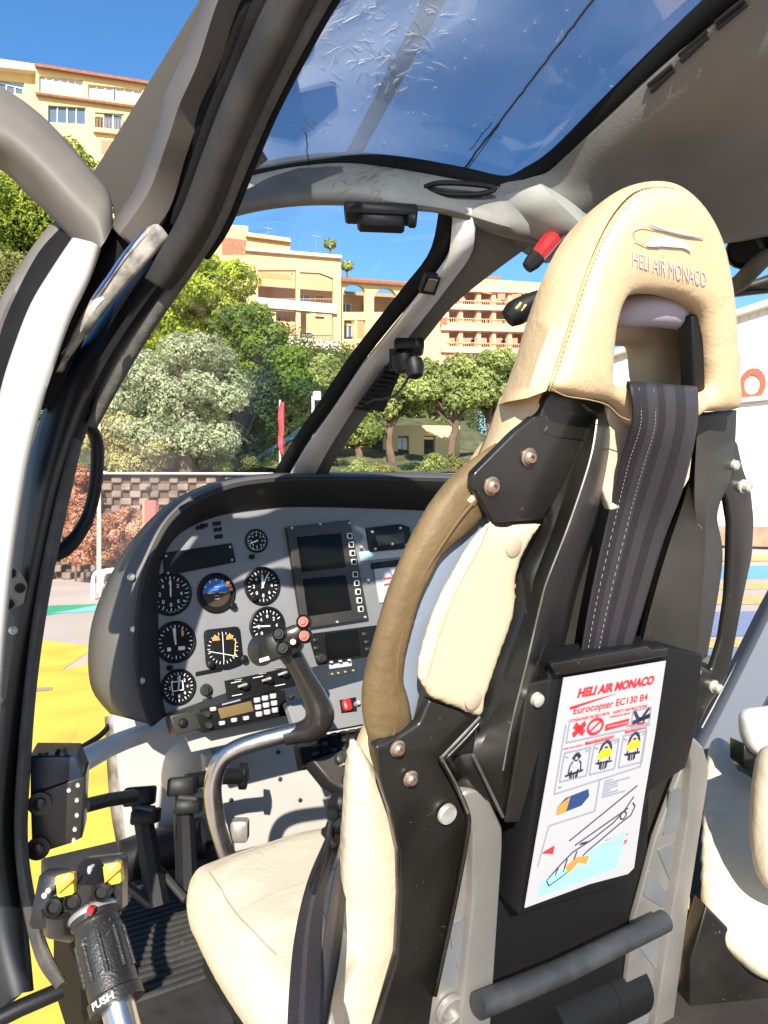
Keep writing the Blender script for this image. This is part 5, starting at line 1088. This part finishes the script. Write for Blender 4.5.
tree('evergreen_tree', 'darkest dense evergreen right of the silver shrub', 'tree', clump(285,425,21,52,62,30,20,6)+clump(250,470,20,30,30,8,14,61), L_dk, 26000, .07, 6, tr=.2)
tree('leafy_bush', 'green bush at the pillar foot, above the instrument hood', 'shrub', clump(325,385,28,26,30,14,12,7), L_pi, 8000, .08, 7)
for i, (x, y, lab) in enumerate(((365,395,'dark tree behind the umbrella pines, nearest the windscreen pillar'),(425,385,'dark tree behind the middle umbrella pine'),(485,375,'dark tree behind the pines, left of the headrest'),(545,372,'dark tree behind the headrest edge, under the salmon building'))):
    tree('broadleaf_tree', lab, 'tree', clump(x, y+14, 33, 36, 34, 18, 14, 70+i), leafmat('leaf_back%d' % i, (.07,.11,.03), (.26,.31,.09), 1.0), 9000, .10, 70+i, tr=.2)
for i, (x, y, d, rx, rz, s, lab) in enumerate(((450,390,19.8,50,34,8,'umbrella pine in the middle, round crown over a pale trunk'),(395,392,20.6,36,28,9,'umbrella pine left of the middle one, crossing the windscreen pillar'),(512,378,20.2,46,34,10,'umbrella pine close to the headrest, widest crown'),(352,430,20.6,24,20,11,'small low pine beside the dark evergreen'))):
    cl = clump(x, y, d, rx, rz*.8, 24, 13, s); tree('umbrella_pine', lab, 'tree', cl, L_pi, 17000, .055, s, group='umbrella pines', tr=.13, limbs=7)
tree('broadleaf_tree', 'tall green tree at the left edge, below the yellow building', 'tree', clump(10,232,34,58,64,26,22,12)+clump(62,170,36,36,30,10,16,13), leafmat('leaf_left', (.07,.12,.015), (.30,.36,.04), 1.2), 26000, .11, 12, tr=.3)
tree('broadleaf_tree', 'olive coloured tree at the left edge, lower one', 'tree', clump(10,300,28,50,48,20,20,14), L_ol, 16000, .09, 14, tr=.2)
for i, (x, y, d, rx, rz, lab, s) in enumerate(((100,545,15.5,42,34,'red leaved shrub at the wall foot behind the pole',20),(72,500,15.9,24,40,'orange red shrub climbing the wall at the pillar',21),(132,530,15.6,22,24,'small reddish bush beside the red post',22))):
    tree('red_shrub', lab, 'shrub', clump(x, y, d, rx, rz, 16, 9, s), L_rd, 7000, .045, s, trunk=0, group='red shrubs along the wall', tr=.03)
# low hedge filling above the wall: each bush its own thing
for i in list(range(11))+list(range(12, 16)):
    x = 215+i*24 if i < 12 else -10+(i-12)*26; y = 466+((i*37) % 9); tree('hedge_bush', ('hedge bush %s' % ('over the instrument hood, in the row above the wall' if i < 12 else 'at the left, in the row above the wall')), 'shrub', clump(x, y, 18.3+(i % 3)*.4, 17, 12, 10, 7, 40+i), [L_pi, L_ol, L_dk][i % 3], 2600, .035, 40+i, group='hedge bushes above the wall', tr=.04, limbs=2)
# ---- hillside ground cover, one mass
mb = MB(); rr3 = np.random.RandomState(9); bl_c = []
for i in range(260):
    y = rr3.uniform(19, 75); x = rr3.uniform(-.62, .12 if y < 50 else .22)*y; bl_c += [] if (320 < 384+x/y*F < 570 and y < 40) or y < 24 else [(x, y, hz(x, y)+.3, 1.5+y*.012, 1.3, .9+y*.008)]
leaves(mb, bl_c, 70000, .13, 9, .6); o = mb.build('hillside_scrub', leafmat('leaf_scrub', (.03,.055,.012), (.13,.16,.035), .6), None, smooth=False); props(o, 'low green scrub covering the hillside', 'scrub', kind='stuff')
# ============================================================ BUILDINGS
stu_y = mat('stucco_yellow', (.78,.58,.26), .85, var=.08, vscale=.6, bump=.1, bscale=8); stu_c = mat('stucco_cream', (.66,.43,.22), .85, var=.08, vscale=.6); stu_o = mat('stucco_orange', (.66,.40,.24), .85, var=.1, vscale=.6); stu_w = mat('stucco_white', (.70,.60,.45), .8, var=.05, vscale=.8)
tile = mat('roof_tile', (.42,.17,.09), .8, var=.35, vscale=5, bump=.8, bscale=6); win = mat('window_glass', (.10,.14,.18), .08, spec=.9); wfr = mat('window_white', (.75,.74,.72), .5); dark = mat('interior_dark', (.10,.075,.06), .9); shut = mat('shutter_tan', (.35,.22,.13), .7)
def facade(par, fr, px, holes, m, th=.35, off=0, name='wall', label=None):
    mb = MB(); plate(mb, fr, px, off, th, 0, holes); return mb.build(name, m, par, smooth=False, label=label)
def window(par, fr, q, nx=2, ny=1, off=-.2, pane=win, bar=.07):
    u = [fr.uv(x, y, 0) for x, y in q]; x0 = min(p.x for p in u); x1 = max(p.x for p in u); y0 = min(p.y for p in u); y1 = max(p.y for p in u)
    mb = MB()
    def bx(a0, a1, b0, b1): obox(mb, fr.at((a0+a1)/2, (b0+b1)/2, off), fr.A, fr.B, fr.N, (a1-a0)/2, (b1-b0)/2, .04)
    for k in range(nx+1): c = x0+(x1-x0)*k/nx; bx(max(x0,c-bar/2), min(x1,c+bar/2), y0, y1)
    for k in range(ny+1): c = y0+(y1-y0)*k/ny; bx(x0, x1, max(y0,c-bar/2), min(y1,c+bar/2))
    w = mb.build('window', wfr, par, smooth=False); mb = MB(); obox(mb, fr.at((x0+x1)/2, (y0+y1)/2, off-.06), fr.A, fr.B, fr.N, (x1-x0)/2, (y1-y0)/2, .015); mb.build('pane', pane, w, smooth=False); return w
def body(par, fr, px, depth, m, off=-.4, name='wall'):
    u = [fr.uv(x, y, 0) for x, y in px]; mb = MB(); plate_uv(mb, fr, u, off, depth, 0); return mb.build(name, m, par, smooth=False)
def band(par, fr, p0, p1, h, m, off=.2, th=.5, name='ledge'):
    a = fr.pt(*p0, 0); b = fr.pt(*p1, 0); mb = MB(); d = (b-a); L = d.length; d.normalize(); obox(mb, (a+b)/2+fr.N*(off/2), d, ZV, fr.N, L/2, h/2, th/2); return mb.build(name, m, par, smooth=False)
R4 = lambda x0, y0, x1, y1, s=0: [(x0,y0),(x1,y0+s*(x1-x0)),(x1,y1+s*(x1-x0)),(x0,y1)]
# yellow apartment house, upper left
fa = vframe(38, 56, 147, 60); bA = empty('apartment_house', tuple(fa.pt(90,200)), 'yellow apartment house with red tile edging, upper left against the sky', 'building')
facade(bA, fa, [(36,66),(150,84),(150,230),(36,230)], [R4(39,75,83,92,.1), R4(88,84,142,98,.1), R4(48,105,86,122,.06), R4(95,112,124,128,.06)], stu_y)
facade(bA, fa, [(-60,50),(36,64),(36,230),(-60,230)], [R4(-10,79,24,91,.1)], stu_y, off=-.8)
body(bA, fa, [(-60,52),(36,68),(150,86),(150,230),(-60,230)], 9, stu_y, off=-3.2); 
for q, n in ((R4(39,75,60,92,.1),3),(R4(61,77,83,94,.1),3),(R4(88,84,114,97,.1),3),(R4(116,87,142,100,.1),3)): window(bA, fa, q, n, 1, pane=mat('curtain', (.55,.55,.53), .5) if 'curtain' not in bpy.data.materials else bpy.data.materials['curtain'])
window(bA, fa, R4(48,105,86,122,.06), 4, 1); window(bA, fa, R4(104,114,123,127,.06), 2, 1); window(bA, fa, R4(-10,79,24,91,.1), 4, 1, off=-1)
mb = MB(); a = fa.pt(36,65,.2); b = fa.pt(150,83,.2)
for i in range(60): p = a.lerp(b, i/59); pipe(mb, [p+fa.N*.3-ZV*.12, p-fa.N*.9+ZV*.25], .12, 6)
mb.build('roof', tile, bA, smooth=False)
mb = MB(); a = fa.pt(36,94,.1); b = fa.pt(140,108,.1)
for i in range(55): p = a.lerp(b, i/54); pipe(mb, [p+fa.N*.3-ZV*.08, p-fa.N*.1+ZV*.12], .10, 6)
mb.build('tile_course', tile, bA, smooth=False)
band(bA, fa, (93,131), (130,135), .35, stu_o, name='balcony'); band(bA, fa, (-60,58), (36,68), .4, stu_w, off=-.5)
mb = MB(); [obox(mb, fa.pt(97+i*3,124+i*.2,.3), fa.A, ZV, fa.N, .03,.45,.03) for i in range(10)]; mb.build('railing', shut, bA, smooth=False)
facade(bA, fa, R4(101,140,112,154), [], shut, off=.02, th=.1, name='door')
# cream apartment block, centre
fb = vframe(245, 58, 341, 60); bB = empty('apartment_block', tuple(fb.pt(290,350)), 'cream apartment block with deep square balconies, seen through the windscreen', 'building')
facade(bB, fb, [(244,236),(250,248),(341,256),(341,352),(280,420),(200,420),(200,225),(222,225),(244,236)], [[(258,270),(296,270),(300,272),(320,273),(333,278),(333,307),(258,303)], [(276,308),(333,311),(333,341),(276,338)], R4(292,272,293,273)], stu_c, th=.4)
mb = MB(); plate(mb, fb, [(206,228),(222,224),(248,226),(248,234),(290,240),(290,252),(206,250)], -2.0, 2.5, 0); mb.build('wall', stu_c, bB, smooth=False, label='set back top storey')
mb = MB(); plate(mb, fb, [(246,232),(290,238),(291,242),(246,236)], -1.6, 2.2, 0); plate(mb, fb, [(222,237),(246,240),(246,254),(222,254)], .05, .3, 0, mi=1); mb.build('roof', [stu_o, tile], bB, smooth=False)
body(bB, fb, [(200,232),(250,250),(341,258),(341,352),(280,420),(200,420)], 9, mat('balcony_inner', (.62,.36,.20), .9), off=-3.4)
for q in ([(296,270),(300,270),(300,306),(296,306)], [(296,309),(300,309),(300,341),(296,341)]): facade(bB, fb, q, [], stu_c, off=.15, th=.5, name='column')
band(bB, fb, (256,303), (336,310), .75, stu_w, name='balcony'); band(bB, fb, (280,341), (341,348), .8, stu_w, name='balcony'); band(bB, fb, (245,250), (341,258), .25, stu_w)
window(bB, fb, R4(303,284,316,300), 2, 1, off=-3.2); window(bB, fb, R4(300,323,318,338), 2, 1, off=-3.2); window(bB, fb, R4(280,320,290,338), 1, 1, off=-3.2); window(bB, fb, R4(322,284,331,306), 1, 1, off=-3.2, pane=shut)
fb2 = vframe(341, 61, 430, 66)
arch = lambda x0, x1, yt, yb: [(x0,yb)]+[((x0+x1)/2-(x1-x0)/2*math.cos(math.pi*k/10), yt+(x1-x0)/2*.9-(x1-x0)/2*.9*math.sin(math.pi*k/10)) for k in range(11)]+[(x1,yb)]
facade(bB, fb2, [(341,280),(440,287),(440,400),(341,400)], [arch(343,366,284,312), arch(374,397,288,312), R4(344,320,355,339), R4(357,320,366,339), arch(403,424,290,314)], stu_y)
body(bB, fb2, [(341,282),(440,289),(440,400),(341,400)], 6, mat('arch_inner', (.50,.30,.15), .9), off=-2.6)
for q in (R4(354,298,365,312), R4(378,298,388,312), R4(357,320,366,339), R4(406,300,418,314)): window(bB, fb2, q, 2, 1, off=-2.3)
mb = MB(); a = fb2.pt(340,279,.2); b = fb2.pt(440,286,.2)
for i in range(60): p = a.lerp(b, i/59); pipe(mb, [p+fb2.N*.3-ZV*.15, p-fb2.N*1.5+ZV*.5], .13, 6)
mb.build('roof', tile, bB, smooth=False)
# orange building right
fc = vframe(425, 76, 560, 84); bC = empty('apartment_building', tuple(fc.pt(490,350)), 'salmon orange building with arched loggias, between windscreen pillar and headrest', 'building')
hs2 = []
for r, y in enumerate((291,309,331)):
    for x0, x1 in ((449,459),(463,477),(481,492),(496,508),(512,524)): hs2.append(R4(x0, y+(x0-449)*.03, x1, y+(13 if r < 2 else 15)+(x0-449)*.03))
facade(bC, fc, [(443,284),(470,278),(560,284),(560,400),(425,400),(425,318),(443,316)], hs2, stu_o, th=.5)
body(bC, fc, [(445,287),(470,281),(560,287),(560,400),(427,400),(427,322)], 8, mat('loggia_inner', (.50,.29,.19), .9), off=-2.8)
for q in hs2[::2]: window(bC, fc, [(q[0][0]+2,q[0][1]+3),(q[1][0]-2,q[1][1]+3),(q[2][0]-2,q[2][1]),(q[3][0]+2,q[3][1])], 2, 1, off=-2.3)
for y in (289,307,328,350): band(bC, fc, (440,y), (560,y+3), .55, mat('ledge_pale', (.66,.43,.28), .85) if 'ledge_pale' not in bpy.data.materials else bpy.data.materials['ledge_pale'])
mb = MB(); plate(mb, fc, [(468,278),(500,276),(500,282),(468,284)], -1, 3, 0); plate(mb, fc, [(425,322),(447,317),(447,323),(425,330)], .3, 1.5, 0); mb.build('roof', tile, bC, smooth=False)
for (x0, y0, x1, y1) in ((258,272,333,276),):
    mb = MB(); obox(mb, (fb.pt(x0+6,y0+4,.1)+fb.pt(x0+30,y0+4,.1))/2, fb.A, (ZV-fb.N*.8).normalized(), fb.N, 1.2, .35, .03); mb.build('awning', mat('awning_orange', (.60,.22,.08), .8), bB, smooth=False)
for y_, xa, xb in ((299,262,332),(335,284,332)):
    mb = MB(); a = fb.pt(xa,y_,-.05); b = fb.pt(xb,y_,-.05); pipe(mb, [a, b], .04, 4); [pipe(mb, [a.lerp(b, i/24), a.lerp(b, i/24)-ZV*.5], .02, 4) for i in range(25)]; mb.build('railing', shut, bB, smooth=False)
for y_ in (301,319,343):
    mb = MB(); a = fc.pt(447,y_-1,.15); b = fc.pt(530,y_+1.5,.15); pipe(mb, [a, b], .05, 4); [pipe(mb, [a.lerp(b, i/40), a.lerp(b, i/40)-ZV*.7], .03, 4) for i in range(41)]; mb.build('railing', stu_o, bC, smooth=False)
for x_ in (455,486,519):
    mb = MB(); obox(mb, fc.pt(x_,292,.3), fc.A, (ZV-fc.N*.9).normalized(), fc.N, .6, .3, .03); mb.build('awning', bpy.data.materials['awning_orange'], bC, smooth=False)
for x_, h_ in ((268,2.2),(316,1.5)):
    mb = MB(); p_ = fb.pt(x_,252,-3); pipe(mb, [p_, p_+ZV*h_], .03, 5); pipe(mb, [p_+ZV*h_*.9-fb.A*.4, p_+ZV*h_*.9+fb.A*.4], .02, 4); mb.build('antenna', M['alu'], bB)
# low yellow building behind the pines
fd = vframe(325, 22.3, 450, 22.6); bD = empty('low_house', tuple(fd.pt(390,470)), 'low yellow house with dark openings behind the pine trunks', 'building')
hh = [R4(x0,436,x0+11,462) for x0 in (344,372,398,424)]
facade(bD, fd, [(322,424),(460,426),(460,490),(322,490)], hh, stu_y); body(bD, fd, [(324,427),(458,429),(458,490),(324,490)], 2, dark, off=-.9)
for q in hh[::2]: window(bD, fd, q, 2, 1, off=-.25, bar=.03)
# white hangar right with the red letter
fw = vframe(580, 35.2, 768, 30)
bW = empty('hangar', tuple(fw.pt(740,545)), 'white hangar front with a red letter O, behind the pilot seat', 'building')
cl = mat('hangar_cladding', (.74,.73,.70), .6, var=.05, vscale=.7)
top = [(580,366),(768,305),(960,243)]
facade(bW, fw, top+[(960,600),(580,600)], [], cl, th=.3)
body(bW, fw, top+[(960,600),(580,600)], 8, cl, off=-.31)
mb = MB()
for i in range(46):
    a = fw.uv(582, 500); p = fw.at(a.x+i*.35, 0, .03); x = 384+p.x/p.y*F; yt = 366-(x-580)*.3245; yb = 403-(x-700)*.1
    p0 = fw.pt(x, yt+2, .03); p1 = fw.pt(x, yb, .03); obox(mb, (p0+p1)/2, fw.A, ZV, fw.N, .018, (p0-p1).length/2, .012)
mb.build('cladding_rib', stu_w, bW, smooth=False)
def strip(name, y, sl, h, th, m):
    a = fw.pt(582, y-(582-700)*sl*-1 if False else y+(700-582)*sl, 0); b = fw.pt(950, y-(950-700)*sl, 0); mb = MB(); d = (b-a).normalized(); obox(mb, (a+b)/2+fw.N*th/2, d, ZV, fw.N, (b-a).length/2, h, th/2); mb.build(name, m, bW, smooth=False)
strip('ledge', 405, .10, .10, .25, M['gearwhite']); strip('plinth', 535, -.02, .40, .5, mat('plinth_brown', (.42,.28,.19), .9, var=.3, vscale=2))
mb = MB(); a = fw.pt(575,367,.1); b = fw.pt(965,241,.1); obox(mb, (a+b)/2, (b-a).normalized(), ZV, fw.N, (b-a).length/2, .12, .35); mb.build('roof_edge', stu_w, bW, smooth=False)
mb = MB(); text(mb, 'O', lambda s_, t_: quad(fw.pt(739,403,.09), fw.pt(766,399,.09), fw.pt(766,366,.09), fw.pt(739,370,.09))(s_, t_), bold=.03); mb.build('lettering', mat('letter_red', (.72,.10,.05), .6), bW, smooth=False, label='red capital letter O')
# ---- small things outside
t = empty('flag_pole', tuple(P(103,592,13.9)), 'thin pale pole standing before the block wall, left of the red post', 'pole')
mb = MB(); a = P(99,402,13.9); b = a.copy(); b.z = 0; pipe(mb, [b, a], [.045,.03], 8); mb.build('pole', mat('pole_yellow', (.66,.58,.38), .6), t); mb = MB(); lathe(mb, a, ZV, [(.03,0),(.07,.03),(.07,.1),(.02,.13)], 10); mb.build('cap', M['white'], t)
t = empty('marker_post', tuple(P(151,575,15.0)), 'short red post in front of the retaining wall', 'post')
mb = MB(); c = P(151,500,15.0); obox(mb, Vector((c.x, c.y, c.z*.5)), (1,0,0), (0,1,0), ZV, .12,.05,c.z*.5, bev=.02); mb.build('post', mat('post_red', (.55,.09,.08), .6), t); mb = MB(); obox(mb, Vector((c.x-.13, c.y+.03, c.z*.5)), (1,0,0), (0,1,0), ZV, .04,.05,c.z*.49); mb.build('backing', shut, t)
t = empty('wind_flag', tuple(P(281,470,16.5)), 'red folded flag on a white pole before the dark evergreen', 'flag')
mb = MB(); a = P(280,400,16); b = a.copy(); b.z = 1.5; pipe(mb, [b, a], .022, 8); mb.build('pole', M['white'], t)
mb = MB(); loft(mb, [[P(280,403,15.97),P(278,415,15.93),P(279,430,15.96),P(278,442,15.93),P(280,454,15.97)], [P(284,402,15.9),P(283,415,15.95),P(284,430,15.9),P(282,442,15.93),P(284,455,15.9)], [P(284,404,16.0),P(285,418,16.0),P(282,430,16.0),P(285,444,16.0),P(283,452,16.0)]], 14); mb.build('cloth', mat('flag_red', (.75,.05,.06), .7), t, solid=.01)
t = empty('bicycle_rack', tuple(P(106,600,12.7)), 'bent white tube rack on the apron beside the instrument hood', 'rack')
for o_x in (0, 9):
    mb = MB(); y0 = 12.6+o_x*.05; q = [P(93+o_x,598,y0),P(93+o_x,580,y0),P(96+o_x,573,y0),P(104+o_x,571,y0),P(115+o_x,570,y0),P(119+o_x,575,y0),P(119+o_x,590,y0)]; q[0].z = 0; q[-1].z = 0; pipe(mb, q, .035, 8, n=30); mb.build('tube', M['white'], t)
for x, y, lab in ((330,244,'tiny round palm on the cream block roof, left one'),(347,266,'tiny palm on the cream block roof beside the arches'),):
    c = P(x, y, 62); t = empty('roof_palm', (c.x, c.y, c.z-1.6), lab, 'palm', 'palms on the roof'); mb = MB(); leaves(mb, [(c.x, c.y, c.z, .55, .5, .4)], 260, .16, int(x)); mb.build('crown', L_pi, t, smooth=False); mb = MB(); pipe(mb, [c-ZV*1.6, c], .09, 6); mb.build('trunk', MT, t)
t = empty('light_post', tuple(P(318,470,19)), 'white post head half behind the windscreen pillar', 'post'); mb = MB(); obox(mb, P(317,396,19), (1,0,0), (0,1,0), ZV, .10,.05,.12, bev=.02); a = P(313,396,19); b = a.copy(); b.z = 2.3; pipe(mb, [b, a], .04, 8); mb.build('post', M['white'], t)
# ============================================================ LIGHT, CAMERA
EL = math.radians(SUN_EL); az = Vector((SUN_X, SUN_Y, 0)).normalized(); tow = Vector((az.x*math.cos(EL), az.y*math.cos(EL), math.sin(EL)))
sd = bpy.data.lights.new('sun', 'SUN'); sd.energy = SUN_E; sd.angle = math.radians(.53); sd.color = (1, .93, .82)
so = bpy.data.objects.new('sun', sd); C.objects.link(so); so.rotation_euler = tow.to_track_quat('Z', 'Y').to_euler(); so.location = (0,0,30)
w = bpy.data.worlds.new('World'); bpy.context.scene.world = w; w.use_nodes = True; nt = w.node_tree
sk = nt.nodes.new('ShaderNodeTexSky'); sk.sky_type = 'NISHITA'; sk.sun_disc = False; sk.sun_elevation = EL; sk.sun_rotation = math.atan2(tow.x, tow.y)
sk.air_density = 1.0; sk.dust_density = .3; sk.ozone_density = 3.0; sk.altitude = 200
hs = nt.nodes.new('ShaderNodeHueSaturation'); hs.inputs['Saturation'].default_value = 1.22; nt.links.new(sk.outputs[0], hs.inputs['Color']); nt.links.new(hs.outputs[0], nt.nodes['Background'].inputs[0]); nt.nodes['Background'].inputs[1].default_value = SKY_E
cam = bpy.data.cameras.new('camera'); co = bpy.data.objects.new('camera', cam); C.objects.link(co); co.location = (0,0,H); co.rotation_euler = (math.pi/2, 0, 0)
cam.sensor_fit = 'VERTICAL'; cam.sensor_height = 36; cam.lens = 36*F/1024; cam.clip_start = .02; cam.clip_end = 3000
sc = bpy.context.scene; sc.camera = co
sc.view_settings.view_transform = 'Standard'; sc.view_settings.look = 'None'; sc.view_settings.exposure = EXPO; sc.view_settings.gamma = 1
sc.render.engine = 'CYCLES'; sc.cycles.use_denoising = True; sc.cycles.max_bounces = 8; sc.cycles.transparent_max_bounces = 12; sc.cycles.caustics_reflective = False; sc.cycles.caustics_refractive = False
sc.cycles.sample_clamp_indirect = 6
